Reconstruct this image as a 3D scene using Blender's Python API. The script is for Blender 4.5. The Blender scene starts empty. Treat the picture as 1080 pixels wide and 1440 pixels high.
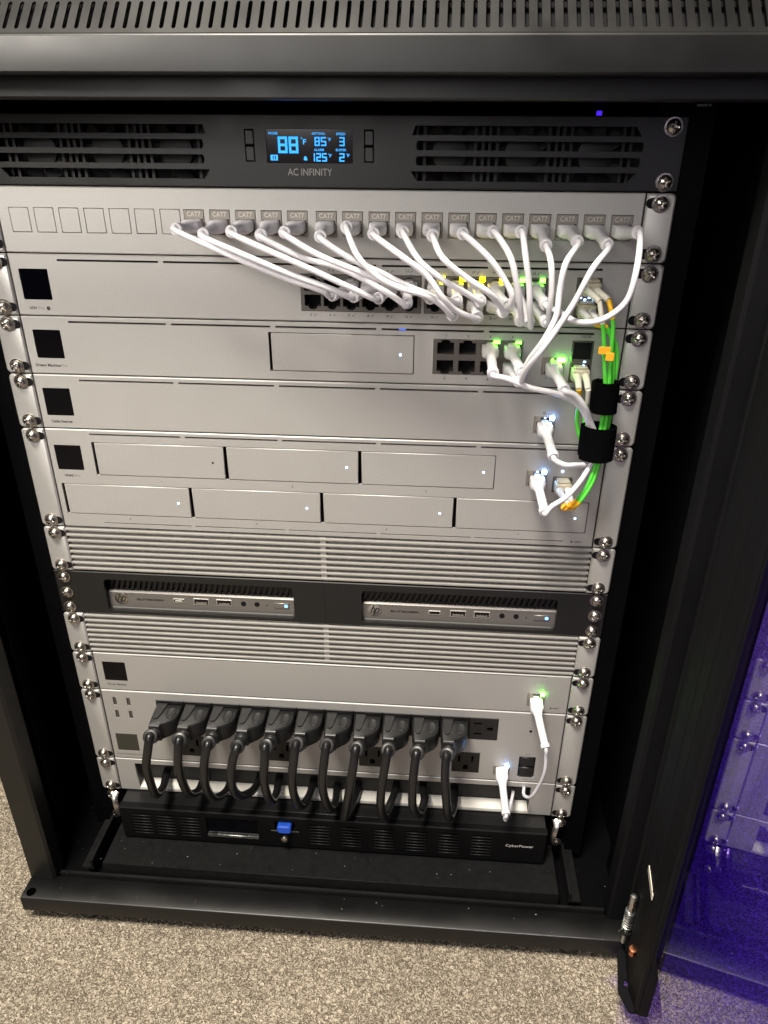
import bpy, bmesh, math, random
import numpy as np
from mathutils import Vector, Matrix
random.seed(7)
S = 0.001                      # everything below is written in millimetres
FLOOR = -719.0                 # carpet level; z = 0 is the top of the uppermost rack unit
U = 44.45
sc = bpy.context.scene
COL = sc.collection

# ------------------------------------------------------------------ camera
cam_d = bpy.data.cameras.new('camera')
cam = bpy.data.objects.new('camera', cam_d)
COL.objects.link(cam)
cam_d.sensor_fit = 'VERTICAL'
cam_d.sensor_height = 24.0
cam_d.lens = 24.0 * 1036.1 / 1440.0
cam_d.clip_start = 0.01
cam_d.clip_end = 50
rx = Vector((0.9974, 0.0724, 0.0063)); ry = Vector((0.0384, -0.4510, -0.8917)); rz = Vector((-0.0617, 0.8896, -0.4525))
cm = Matrix((rx, -ry, -rz)).transposed().to_4x4()
cm.translation = Vector((88.3, -534.7, -13.8)) * S
cam.matrix_world = cm
sc.camera = cam

# ------------------------------------------------------------------ world and lamps
w = bpy.data.worlds.new('World'); sc.world = w; w.use_nodes = True
bg = w.node_tree.nodes['Background']
bg.inputs[0].default_value = (0.56, 0.56, 0.60, 1)
bg.inputs[1].default_value = 0.04

def area_light(name, loc, target, size, power, color, spread=math.pi):
    l = bpy.data.lights.new(name, 'AREA'); l.shape = 'DISK'; l.size = size * S; l.energy = power; l.color = color
    l.spread = spread
    o = bpy.data.objects.new(name, l); COL.objects.link(o)
    o.location = Vector(loc) * S
    d = (Vector(target) - Vector(loc))
    o.rotation_euler = d.to_track_quat('-Z', 'Y').to_euler()
    return o
# lamp at upper left behind the camera; narrow beam added to favour the left
area_light('room_lamp', (-640, -820, 440), (-300, -30, 120), 420, 1.75, (1.0, 0.93, 0.83), math.radians(54))
# added fill light from behind the camera, with no known source
area_light('fill_light', (-260, -1400, 300), (40, 0, -480), 650, 5.8, (1.0, 0.97, 0.95))
# the ceiling light, high and a little to the left
area_light('ceiling_light', (-330, -850, 1750), (-180, -400, -800), 620, 120, (1.0, 0.92, 0.80))
# violet accent strip on the floor beside the cabinet
def point_light(name, loc, power, color, r):
    l = bpy.data.lights.new(name, 'POINT'); l.energy = power; l.color = color; l.shadow_soft_size = r * S
    o = bpy.data.objects.new(name, l); COL.objects.link(o); o.location = Vector(loc) * S
    return o
point_light('accent_lamp', (760, 140, -170), 17.0, (0.20, 0.05, 1.0), 50)

vs = sc.view_settings
vs.view_transform = 'Standard'; vs.look = 'None'; vs.exposure = 0.0; vs.gamma = 1.0
sc.render.engine = 'CYCLES'
sc.render.resolution_x = 768; sc.render.resolution_y = 1024

# ------------------------------------------------------------------ materials
def nt(name):
    m = bpy.data.materials.new(name); m.use_nodes = True
    t = m.node_tree; return m, t, t.nodes['Principled BSDF']

def mat(name, color, rough=0.5, metal=0.0, spec=0.5, grain=None, mottle=None, emit=None, rvar=None, coat=0.0, sss=0.0):
    m, t, p = nt(name)
    p.inputs['Base Color'].default_value = (*color, 1)
    p.inputs['Roughness'].default_value = rough
    p.inputs['Metallic'].default_value = metal
    p.inputs['Specular IOR Level'].default_value = spec
    if coat: p.inputs['Coat Weight'].default_value = coat; p.inputs['Coat Roughness'].default_value = 0.15
    if sss:
        p.inputs['Subsurface Weight'].default_value = sss; p.inputs['Subsurface Radius'].default_value = (0.004, 0.004, 0.004)
    geo = t.nodes.new('ShaderNodeNewGeometry')
    if grain:
        n = t.nodes.new('ShaderNodeTexNoise'); n.inputs['Scale'].default_value = grain[0]; n.inputs['Detail'].default_value = 2
        t.links.new(geo.outputs['Position'], n.inputs['Vector'])
        b = t.nodes.new('ShaderNodeBump'); b.inputs['Strength'].default_value = grain[1]; b.inputs['Distance'].default_value = 0.00012
        t.links.new(n.outputs['Fac'], b.inputs['Height']); t.links.new(b.outputs['Normal'], p.inputs['Normal'])
    if mottle:
        n = t.nodes.new('ShaderNodeTexNoise'); n.inputs['Scale'].default_value = mottle[0]; n.inputs['Detail'].default_value = 4
        t.links.new(geo.outputs['Position'], n.inputs['Vector'])
        r = t.nodes.new('ShaderNodeMapRange'); r.inputs['From Min'].default_value = 0.3; r.inputs['From Max'].default_value = 0.7
        r.inputs['To Min'].default_value = 1 - mottle[1]; r.inputs['To Max'].default_value = 1 + mottle[1]
        mx = t.nodes.new('ShaderNodeVectorMath'); mx.operation = 'SCALE'; mx.inputs[0].default_value = color
        t.links.new(n.outputs['Fac'], r.inputs['Value']); t.links.new(r.outputs[0], mx.inputs['Scale'])
        t.links.new(mx.outputs[0], p.inputs['Base Color'])
    if rvar:
        n = t.nodes.new('ShaderNodeTexNoise'); n.inputs['Scale'].default_value = rvar[0]; n.inputs['Detail'].default_value = 6
        t.links.new(geo.outputs['Position'], n.inputs['Vector'])
        r = t.nodes.new('ShaderNodeMapRange'); r.inputs['From Min'].default_value = 0.3; r.inputs['From Max'].default_value = 0.7
        r.inputs['To Min'].default_value = rough - rvar[1]; r.inputs['To Max'].default_value = rough + rvar[1]
        t.links.new(n.outputs['Fac'], r.inputs['Value']); t.links.new(r.outputs[0], p.inputs['Roughness'])
    if emit:
        p.inputs['Emission Color'].default_value = (*emit[0], 1); p.inputs['Emission Strength'].default_value = emit[1]
    return m

M = {}
M['silver'] = mat('anodised_aluminium', (0.462, 0.453, 0.441), 0.54, 0.5, 0.5, grain=(2600, 0.10), mottle=(900, 0.05), rvar=(40, 0.04))
M['silver_ear'] = mat('anodised_aluminium_ear', (0.445, 0.437, 0.426), 0.50, 0.5, 0.5, grain=(2600, 0.06), mottle=(700, 0.03))
M['rib'] = mat('extruded_aluminium', (0.42, 0.41, 0.39), 0.42, 0.5, 0.5, grain=(1500, 0.05), rvar=(60, 0.06))
M['dark'] = mat('dark_inside', (0.006, 0.006, 0.007), 0.6)
M['hole_shade'] = mat('hole_shade_black', (0.0008, 0.0008, 0.0008), 1.0, spec=0.0)  # black that holds the shade of an opening
M['hole'] = mat('unlit_black_plastic', (0.004, 0.004, 0.005), 0.8, spec=0.2)
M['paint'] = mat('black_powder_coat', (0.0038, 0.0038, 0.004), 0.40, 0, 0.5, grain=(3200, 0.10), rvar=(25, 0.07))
M['paint_shaded'] = mat('black_powder_coat_shaded', (0.0030, 0.0030, 0.0042), 0.62, 0, 0.16, grain=(3200, 0.12), rvar=(25, 0.06))  # darker, bluish copy of the cabinet paint, with right-hand shade put in
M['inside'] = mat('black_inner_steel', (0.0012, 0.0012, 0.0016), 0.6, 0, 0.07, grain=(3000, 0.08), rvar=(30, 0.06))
M['dusty'] = mat('dusty_black_steel', (0.004, 0.004, 0.0042), 0.6, 0, 0.18, grain=(2600, 0.12), mottle=(160, 0.35), rvar=(60, 0.1))
M['dust'] = mat('lint', (0.22, 0.21, 0.20), 0.9)
M['fanpanel'] = mat('satin_black_aluminium', (0.006, 0.006, 0.0062), 0.40, 0, 0.5, grain=(2800, 0.05), rvar=(30, 0.05))
M['matteblack'] = mat('matte_black_steel', (0.006, 0.006, 0.0065), 0.5, 0, 0.5, grain=(3000, 0.10))
M['plastic'] = mat('black_plastic', (0.006, 0.006, 0.0065), 0.42, 0, 0.5, grain=(4000, 0.12))
M['upsface'] = mat('ups_plastic', (0.003, 0.003, 0.0035), 0.5, 0, 0.14, grain=(4000, 0.1))
M['plastic2'] = mat('satin_black_plastic', (0.014, 0.014, 0.0145), 0.38, 0, 0.5, grain=(4500, 0.10))
M['cord'] = mat('black_cord_jacket', (0.009, 0.009, 0.0095), 0.34, 0, 0.5, grain=(1800, 0.06))
M['white'] = mat('white_cable_jacket', (0.73, 0.718, 0.755), 0.38, 0, 0.5, sss=0.10, mottle=(120, 0.02))
M['whiteplug'] = mat('white_plug_plastic', (0.72, 0.71, 0.74), 0.34, 0, 0.5, sss=0.12)
M['nickel'] = mat('nickel_plated_steel', (0.46, 0.43, 0.39), 0.29, 1.0, grain=(900, 0.05), rvar=(300, 0.07))
M['zinc'] = mat('zinc_steel', (0.55, 0.56, 0.55), 0.33, 1.0, rvar=(300, 0.1))
M['copper'] = mat('copper_bush', (0.66, 0.26, 0.14), 0.3, 1.0)
M['jackgrey'] = mat('jack_metal', (0.29, 0.268, 0.243), 0.42, 0.55, grain=(1500, 0.06))
M['jackshield'] = mat('jack_shield', (0.17, 0.16, 0.15), 0.42, 0.8, grain=(900, 0.06))
M['letter_light'] = mat('embossed_letter', (0.62, 0.57, 0.50), 0.4, 0.5)
M['ink'] = mat('dark_ink', (0.02, 0.02, 0.02), 0.6)
M['ink_grey'] = mat('grey_ink', (0.16, 0.15, 0.145), 0.6)
M['ink_white'] = mat('pale_ink', (0.62, 0.60, 0.57), 0.5)
M['ink_mid'] = mat('warm_grey_ink', (0.30, 0.285, 0.27), 0.45)
M['screen'] = mat('black_screen_glass', (0.0012, 0.0012, 0.0025), 0.06, 0, 0.2)
M['epaper'] = mat('grey_screen', (0.030, 0.031, 0.024), 0.22, 0, 0.5)
M['led_white'] = mat('led_white_blue', (0.6, 0.75, 1), 0.4, emit=((0.16, 0.42, 1.0), 220))
M['led_soft'] = mat('led_soft_blue', (0.6, 0.75, 1), 0.4, emit=((0.30, 0.52, 1.0), 9))
M['led_blue'] = mat('led_blue', (0.1, 0.3, 1), 0.4, emit=((0.12, 0.35, 1.0), 5))
M['led_dim'] = mat('led_dim_blue', (0.1, 0.2, 0.6), 0.4, emit=((0.06, 0.16, 1.0), 1.0))
M['led_green'] = mat('led_green', (0.1, 1, 0.1), 0.4, emit=((0.10, 1.0, 0.02), 30))
M['led_greenhot'] = mat('led_bright_green', (0.1, 1, 0.1), 0.4, emit=((0.10, 1.0, 0.02), 170))
M['led_yellow'] = mat('led_yellow', (1, 0.9, 0.1), 0.4, emit=((1.0, 0.84, 0.0), 30))
M['violet_glow'] = mat('violet_glow', (0.3, 0.1, 1), 0.4, emit=((0.08, 0.02, 1.0), 0.9))  # glow colour for violet light showing through the top gap
M['lcd'] = mat('lcd_blue_segments', (0.05, 0.3, 0.8), 0.4, emit=((0.02, 0.40, 1.0), 1.2))
M['lcdback'] = mat('lcd_glass', (0.010, 0.006, 0.009), 0.12, 0, 0.5)
M['green'] = mat('green_fibre_jacket', (0.09, 0.58, 0.05), 0.38, grain=(2000, 0.03))
M['yellow'] = mat('yellow_fibre_boot', (0.80, 0.45, 0.01), 0.42)
M['orange'] = mat('orange_tag', (0.92, 0.44, 0.02), 0.5)
M['beige'] = mat('beige_connector', (0.52, 0.47, 0.36), 0.42)
M['cream'] = mat('cream_boot', (0.66, 0.64, 0.56), 0.42)
M['velcro'] = mat('black_hook_and_loop', (0.0022, 0.0022, 0.0026), 1.0, 0, 0.02, grain=(1400, 0.9))
M['ledge_lit'] = mat('silver_ledge_lit', (0.74, 0.72, 0.67), 0.5, 0.0, grain=(800, 0.1))  # silver ledge made whiter, light from above put into its colour
M['bluecap'] = mat('blue_connector', (0.02, 0.10, 0.62), 0.4)
M['pcface'] = mat('grey_metallic_plastic', (0.20, 0.19, 0.18), 0.40, 0.55, 0.5, grain=(3000, 0.05))
M['pcedge'] = mat('bright_metallic_edge', (0.55, 0.54, 0.52), 0.25, 0.7)
M['label'] = mat('paper_label', (0.72, 0.68, 0.58), 0.7)

def glass_mat():
    m = bpy.data.materials.new('smoked_glass'); m.use_nodes = True
    t = m.node_tree; t.nodes.clear()
    o = t.nodes.new('ShaderNodeOutputMaterial'); mx = t.nodes.new('ShaderNodeMixShader')
    f = t.nodes.new('ShaderNodeFresnel'); gg = t.nodes.new('ShaderNodeNewGeometry'); mr = t.nodes.new('ShaderNodeMapRange')
    mr.inputs['To Min'].default_value = 1.52; mr.inputs['To Max'].default_value = 1 / 1.52     # same reflectance on either face of the sheet
    t.links.new(gg.outputs['Backfacing'], mr.inputs['Value']); t.links.new(mr.outputs[0], f.inputs['IOR'])
    a = t.nodes.new('ShaderNodeBsdfTransparent'); a.inputs[0].default_value = (0.55, 0.45, 0.97, 1)
    g = t.nodes.new('ShaderNodeBsdfGlossy'); g.inputs['Roughness'].default_value = 0.0; g.inputs['Color'].default_value = (1, 1, 1, 1)
    t.links.new(f.outputs[0], mx.inputs[0]); t.links.new(a.outputs[0], mx.inputs[1]); t.links.new(g.outputs[0], mx.inputs[2])
    t.links.new(mx.outputs[0], o.inputs['Surface'])
    return m
M['glass'] = glass_mat()

def carpet_mat():
    m, t, p = nt('looped_carpet')
    p.inputs['Roughness'].default_value = 0.95; p.inputs['Specular IOR Level'].default_value = 0.1
    N = t.nodes.new; L = t.links.new
    geo = N('ShaderNodeNewGeometry')
    n1 = N('ShaderNodeTexNoise'); n1.inputs['Scale'].default_value = 320; n1.inputs['Detail'].default_value = 1.5; n1.inputs['Distortion'].default_value = 1.6; n1.inputs['Roughness'].default_value = 0.55
    n2 = N('ShaderNodeTexNoise'); n2.inputs['Scale'].default_value = 620; n2.inputs['Detail'].default_value = 2
    n3 = N('ShaderNodeTexNoise'); n3.inputs['Scale'].default_value = 16; n3.inputs['Detail'].default_value = 3
    for n in (n1, n2, n3): L(geo.outputs['Position'], n.inputs['Vector'])
    r = N('ShaderNodeValToRGB'); e = r.color_ramp.elements
    e[0].position = 0.41; e[0].color = (0.185, 0.155, 0.118, 1)
    e[1].position = 0.59; e[1].color = (0.575, 0.505, 0.40, 1)
    x = e.new(0.48); x.color = (0.33, 0.279, 0.21, 1)
    L(n1.outputs['Fac'], r.inputs[0])
    mr = N('ShaderNodeMapRange'); mr.inputs['From Min'].default_value = 0.3; mr.inputs['From Max'].default_value = 0.7; mr.inputs['To Min'].default_value = 0.72; mr.inputs['To Max'].default_value = 1.2
    L(n2.outputs['Fac'], mr.inputs['Value'])
    mr3 = N('ShaderNodeMapRange'); mr3.inputs['From Min'].default_value = 0.3; mr3.inputs['From Max'].default_value = 0.7; mr3.inputs['To Min'].default_value = 0.9; mr3.inputs['To Max'].default_value = 1.08
    L(n3.outputs['Fac'], mr3.inputs['Value'])
    mm = N('ShaderNodeMath'); mm.operation = 'MULTIPLY'; L(mr.outputs[0], mm.inputs[0]); L(mr3.outputs[0], mm.inputs[1])
    sc_ = N('ShaderNodeVectorMath'); sc_.operation = 'SCALE'; L(r.outputs['Color'], sc_.inputs[0]); L(mm.outputs[0], sc_.inputs['Scale'])
    L(sc_.outputs[0], p.inputs['Base Color'])
    h = N('ShaderNodeMath'); h.operation = 'MULTIPLY_ADD'; L(n2.outputs['Fac'], h.inputs[0]); h.inputs[1].default_value = 0.25; L(n1.outputs['Fac'], h.inputs[2])
    d = N('ShaderNodeDisplacement'); d.inputs['Scale'].default_value = 0.0055; d.inputs['Midlevel'].default_value = 0.62
    L(h.outputs[0], d.inputs['Height']); L(d.outputs[0], t.nodes['Material Output'].inputs['Displacement'])
    m.displacement_method = 'BOTH'
    return m
M['carpet'] = carpet_mat()
M['wall'] = mat('dark_wall', (0.05, 0.05, 0.055), 0.8)  # one even dark tone for the wall behind

# ------------------------------------------------------------------ mesh helpers
ROOT = {}
class MB:
    def __init__(s): s.v = []; s.f = []; s.m = []
    def add(s, vs_, fs, mi=0):
        o = len(s.v); s.v += [tuple(a) for a in vs_]
        for f in fs: s.f.append([i + o for i in f]); s.m.append(mi)
    def box(s, x0, x1, y0, y1, z0, z1, mi=0, b=0.0):
        if x1 < x0: x0, x1 = x1, x0
        if y1 < y0: y0, y1 = y1, y0
        if z1 < z0: z0, z1 = z1, z0
        X = (x0, x1); Y = (y0, y1); Z = (z0, z1)
        if b <= 0:
            vv = [(X[i], Y[j], Z[k]) for k in (0, 1) for j in (0, 1) for i in (0, 1)]
            s.add(vv, [(0, 2, 3, 1), (4, 5, 7, 6), (0, 1, 5, 4), (2, 6, 7, 3), (0, 4, 6, 2), (1, 3, 7, 5)], mi); return
        b = min(b, 0.45 * (x1 - x0), 0.45 * (y1 - y0), 0.45 * (z1 - z0))
        vv = []; idx = {}
        for i in (0, 1):
            for j in (0, 1):
                for k in (0, 1):
                    sx, sy, sz = (1, -1)[i], (1, -1)[j], (1, -1)[k]
                    for a in range(3):
                        p = [X[i] + sx * b, Y[j] + sy * b, Z[k] + sz * b]
                        p[a] = (X[i], Y[j], Z[k])[a]
                        idx[(i, j, k, a)] = len(vv); vv.append(tuple(p))
        F = []
        for a in range(3):
            for sd in (0, 1):
                q = []
                for (u, v_) in ((0, 0), (1, 0), (1, 1), (0, 1)):
                    c = [0, 0, 0]; c[a] = sd; c[(a + 1) % 3] = u; c[(a + 2) % 3] = v_
                    q.append(idx[(*c, a)])
                F.append(q if sd else q[::-1])
        for a in range(3):
            b1, b2 = (a + 1) % 3, (a + 2) % 3
            for u in (0, 1):
                for v_ in (0, 1):
                    c0 = [0, 0, 0]; c1 = [0, 0, 0]; c0[a] = 0; c1[a] = 1
                    for c in (c0, c1): c[b1] = u; c[b2] = v_
                    q = [idx[(*c0, b1)], idx[(*c1, b1)], idx[(*c1, b2)], idx[(*c0, b2)]]
                    F.append(q if (u == v_) == False else q[::-1])
        for i in (0, 1):
            for j in (0, 1):
                for k in (0, 1):
                    q = [idx[(i, j, k, 0)], idx[(i, j, k, 1)], idx[(i, j, k, 2)]]
                    F.append(q if (i + j + k) % 2 else q[::-1])
        s.add(vv, F, mi)
    def prism(s, poly, axis, a0, a1, mi=0):
        """poly: list of 2D points; axis 'x' -> (y,z) profile, 'y' -> (x,z), 'z' -> (x,y)"""
        n = len(poly)
        def P(p, a):
            return {'x': (a, p[0], p[1]), 'y': (p[0], a, p[1]), 'z': (p[0], p[1], a)}[axis]
        vv = [P(p, a0) for p in poly] + [P(p, a1) for p in poly]
        F = [list(range(n))[::-1], list(range(n, 2 * n))] + [[i, (i + 1) % n, n + (i + 1) % n, n + i] for i in range(n)]
        s.add(vv, F, mi)
    def rplate(s, x0, x1, z0, z1, y0, y1, r, b=0.5, mi=0, seg=4, corners=(1, 1, 1, 1)):
        """rounded rectangular plate; y0 is the front"""
        def ring(ins, y):
            pts = []
            cs = [(x1, z1, 0), (x0, z1, 90), (x0, z0, 180), (x1, z0, 270)]
            for q, (cx, cz, a0) in enumerate(cs):
                rr = max((r if corners[q] else 0.3) - ins * 0.5, 0.05)
                sx = -1 if cx == x1 else 1; sz = -1 if cz == z1 else 1
                ox = cx + sx * (ins + rr); oz = cz + sz * (ins + rr)
                for k in range(seg + 1):
                    a = math.radians(a0 + 90 * k / seg)
                    pts.append((ox + rr * math.cos(a), y, oz + rr * math.sin(a)))
            return pts
        A = ring(b, y0); B = ring(0, y0 + b); Cc = ring(0, y1)
        n = len(A)
        F = [list(range(n))]
        for o in (0, n):
            F += [[o + i, o + n + i, o + n + (i + 1) % n, o + (i + 1) % n] for i in range(n)]
        F.append(list(range(2 * n, 3 * n))[::-1])
        s.add(A + B + Cc, F, mi)
    def panel(s, x0, x1, z0, z1, y0, y1, holes, b=0.6, mi=0, T=None):
        """plate with rectangular openings (union of holes), front at y0, hole walls back to y1"""
        xs = sorted({round(v, 4) for v in [x0 + b, x1 - b] + [h[i] for h in holes for i in (0, 1)] if x0 + b - 1e-6 <= v <= x1 - b + 1e-6})
        zs = sorted({round(v, 4) for v in [z0 + b, z1 - b] + [h[i] for h in holes for i in (2, 3)] if z0 + b - 1e-6 <= v <= z1 - b + 1e-6})
        nx, nz = len(xs), len(zs)
        solid = [[True] * (nz - 1) for _ in range(nx - 1)]
        for h in holes:
            for i in range(nx - 1):
                cx = 0.5 * (xs[i] + xs[i + 1])
                if not (h[0] < cx < h[1]): continue
                for k in range(nz - 1):
                    cz = 0.5 * (zs[k] + zs[k + 1])
                    if h[2] < cz < h[3]: solid[i][k] = False
        vv = []; mp = {}
        def V(i, k, y):
            key = (i, k, y)
            if key not in mp: mp[key] = len(vv); vv.append((xs[i], y, zs[k]))
            return mp[key]
        F = []
        for i in range(nx - 1):
            for k in range(nz - 1):
                if solid[i][k]:
                    F.append([V(i, k, y0), V(i + 1, k, y0), V(i + 1, k + 1, y0), V(i, k + 1, y0)])
                else:
                    if i > 0 and solid[i - 1][k]: F.append([V(i, k, y0), V(i, k + 1, y0), V(i, k + 1, y1), V(i, k, y1)])
                    if i < nx - 2 and solid[i + 1][k]: F.append([V(i + 1, k, y0), V(i + 1, k, y1), V(i + 1, k + 1, y1), V(i + 1, k + 1, y0)])
                    if k > 0 and solid[i][k - 1]: F.append([V(i, k, y0), V(i, k, y1), V(i + 1, k, y1), V(i + 1, k, y0)])
                    if k < nz - 2 and solid[i][k + 1]: F.append([V(i, k + 1, y0), V(i + 1, k + 1, y0), V(i + 1, k + 1, y1), V(i, k + 1, y1)])
        o = [(x0 + b, y0, z0 + b), (x1 - b, y0, z0 + b), (x1 - b, y0, z1 - b), (x0 + b, y0, z1 - b)]
        q = [(x0, y0 + b, z0), (x1, y0 + b, z0), (x1, y0 + b, z1), (x0, y0 + b, z1)]
        r = [(x0, y1, z0), (x1, y1, z0), (x1, y1, z1), (x0, y1, z1)]
        base = len(vv); vv += o + q + r
        for g in (0, 4):
            for i in range(4):
                j = (i + 1) % 4
                F.append([base + g + i, base + g + 4 + i, base + g + 4 + j, base + g + j])
        if T: vv = [T(*p) for p in vv]
        s.add(vv, F, mi)
    def sweep(s, pts, rad, n=12, up=(0, 0, 1), mi=0, cap=True):
        P = [Vector(p) for p in pts]; m = len(P)
        if not isinstance(rad, list): rad = [rad] * m
        tang = []
        for i in range(m):
            a = P[max(i - 1, 0)]; b = P[min(i + 1, m - 1)]
            d = (b - a); tang.append(d.normalized() if d.length > 1e-9 else Vector((0, -1, 0)))
        u = Vector(up); u = (u - tang[0] * u.dot(tang[0]))
        if u.length < 1e-3: u = Vector((1, 0, 0)) - tang[0] * tang[0].x
        u.normalize()
        vv = []
        for i in range(m):
            u = (u - tang[i] * u.dot(tang[i])).normalized()
            sd = tang[i].cross(u)
            r = rad[i]; ra, rb = (r, r) if not isinstance(r, (tuple, list)) else r[:2]
            ex = r[2] if isinstance(r, (tuple, list)) and len(r) > 2 else 1.0
            for k in range(n):
                a = 2 * math.pi * (k + 0.5) / n; c, sn = math.cos(a), math.sin(a)
                c = math.copysign(abs(c) ** ex, c); sn = math.copysign(abs(sn) ** ex, sn)
                vv.append(tuple(P[i] + sd * (ra * c) + u * (rb * sn)))
        F = []
        for i in range(m - 1):
            for k in range(n):
                k2 = (k + 1) % n
                F.append([i * n + k, i * n + k2, (i + 1) * n + k2, (i + 1) * n + k])
        if cap:
            F.append(list(range(n))[::-1]); F.append([(m - 1) * n + k for k in range(n)])
        s.add(vv, F, mi)
    def lathe(s, prof, c, axis='y', n=24, mi=0):
        """prof: (radius, height along axis)"""
        vv = []; F = []
        for (r, h) in prof:
            for k in range(n):
                a = 2 * math.pi * k / n; u, v_ = r * math.cos(a), r * math.sin(a)
                vv.append({'y': (c[0] + u, c[1] + h, c[2] + v_), 'z': (c[0] + u, c[1] + v_, c[2] + h), 'x': (c[0] + h, c[1] + u, c[2] + v_)}[axis])
        for i in range(len(prof) - 1):
            for k in range(n):
                k2 = (k + 1) % n
                F.append([i * n + k, i * n + k2, (i + 1) * n + k2, (i + 1) * n + k])
        F.append(list(range(n))[::-1]); F.append([(len(prof) - 1) * n + k for k in range(n)])
        s.add(vv, F, mi)
    def mesh(s, name, mats, off=(0, 0, 0), angle=38, recalc=True):
        me = bpy.data.meshes.new(name)
        ox, oy, oz = off
        me.from_pydata([((a - ox) * S, (b - oy) * S, (c - oz) * S) for a, b, c in s.v], [], s.f)
        if not isinstance(mats, (list, tuple)): mats = [mats]
        for m in mats: me.materials.append(M[m] if isinstance(m, str) else m)
        if len(mats) > 1: me.polygons.foreach_set('material_index', s.m)
        if recalc:
            bm = bmesh.new(); bm.from_mesh(me); bmesh.ops.recalc_face_normals(bm, faces=bm.faces); bm.to_mesh(me); bm.free()
        me.polygons.foreach_set('use_smooth', [True] * len(me.polygons))
        me.set_sharp_from_angle(angle=math.radians(angle))
        return me
    def part(s, name, mats, parent, label=None, angle=38, recalc=True):
        off = ROOT[parent.name]
        o = bpy.data.objects.new(name, s.mesh(name, mats, off, angle, recalc)); COL.objects.link(o)
        o.parent = parent; ROOT[o.name] = off
        if label: o['label'] = label
        return o

def thing(name, label, cat, loc, group=None):
    o = bpy.data.objects.new(name, None); COL.objects.link(o)
    o.empty_display_size = 0.02
    o.location = Vector(loc) * S; o['label'] = label; o['category'] = cat
    if group: o['group'] = group
    ROOT[o.name] = tuple(loc)
    return o
def place(name, me, parent, pos, rot=None, scale=None):
    off = ROOT[parent.name]
    o = bpy.data.objects.new(name, me); COL.objects.link(o); o.parent = parent
    o.location = (Vector(pos) - Vector(off)) * S
    if rot is not None: o.rotation_euler = rot
    if scale is not None: o.scale = scale
    ROOT[o.name] = off
    return o
def structure(name, mb, m, loc=(0, 0, 0)):
    o = bpy.data.objects.new(name, mb.mesh(name, m, loc)); COL.objects.link(o); o.location = Vector(loc) * S
    o['kind'] = 'structure'; ROOT[o.name] = loc
    return o
def spline(pts, sub=7):
    P = [Vector(p) for p in pts]; P = [P[0] * 2 - P[1]] + P + [P[-1] * 2 - P[-2]]
    out = []
    for i in range(1, len(P) - 2):
        p0, p1, p2, p3 = P[i - 1], P[i], P[i + 1], P[i + 2]
        def kn(a, b): return max((b - a).length, 1e-3) ** 0.5
        t0 = 0; t1 = t0 + kn(p0, p1); t2 = t1 + kn(p1, p2); t3 = t2 + kn(p2, p3)
        for k in range(sub):
            t = t1 + (t2 - t1) * k / sub
            A1 = p0 * ((t1 - t) / (t1 - t0)) + p1 * ((t - t0) / (t1 - t0)); A2 = p1 * ((t2 - t) / (t2 - t1)) + p2 * ((t - t1) / (t2 - t1)); A3 = p2 * ((t3 - t) / (t3 - t2)) + p3 * ((t - t2) / (t3 - t2))
            B1 = A1 * ((t2 - t) / (t2 - t0)) + A2 * ((t - t0) / (t2 - t0)); B2 = A2 * ((t3 - t) / (t3 - t1)) + A3 * ((t - t1) / (t3 - t1))
            out.append(B1 * ((t2 - t) / (t2 - t1)) + B2 * ((t - t1) / (t2 - t1)))
    out.append(P[-2]); return out

TXT = {}
def text_geo(body, shear=0.0, bold=0.0):
    key = (body, shear, bold)
    if key not in TXT:
        cu = bpy.data.curves.new('lettering', 'FONT'); cu.body = body; cu.size = 1.0; cu.shear = shear; cu.offset = bold; cu.resolution_u = 3
        ob = bpy.data.objects.new('lettering', cu)
        me = bpy.data.meshes.new_from_object(ob)
        v = [tuple(a.co) for a in me.vertices]; f = [list(p.vertices) for p in me.polygons]
        bpy.data.objects.remove(ob); bpy.data.curves.remove(cu); bpy.data.meshes.remove(me)
        TXT[key] = (v, f)
    return TXT[key]
def put_text(mb, body, xc, zc, wd, ht, y, mi=0, shear=0.0, bold=0.0, fixed=None):
    """letters centred at xc,zc on the plane y facing the front; wd x ht in millimetres"""
    v, f = text_geo(body, shear, bold)
    a0 = min(p[0] for p in v); a1 = max(p[0] for p in v); b0 = min(p[1] for p in v); b1 = max(p[1] for p in v)
    sz = ht / (b1 - b0); sx = wd / (a1 - a0) if wd else sz
    mb.add([(xc + (p[0] - (a0 + a1) / 2) * sx, y, zc + (p[1] - (b0 + b1) / 2) * sz) for p in v], f, mi)

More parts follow.
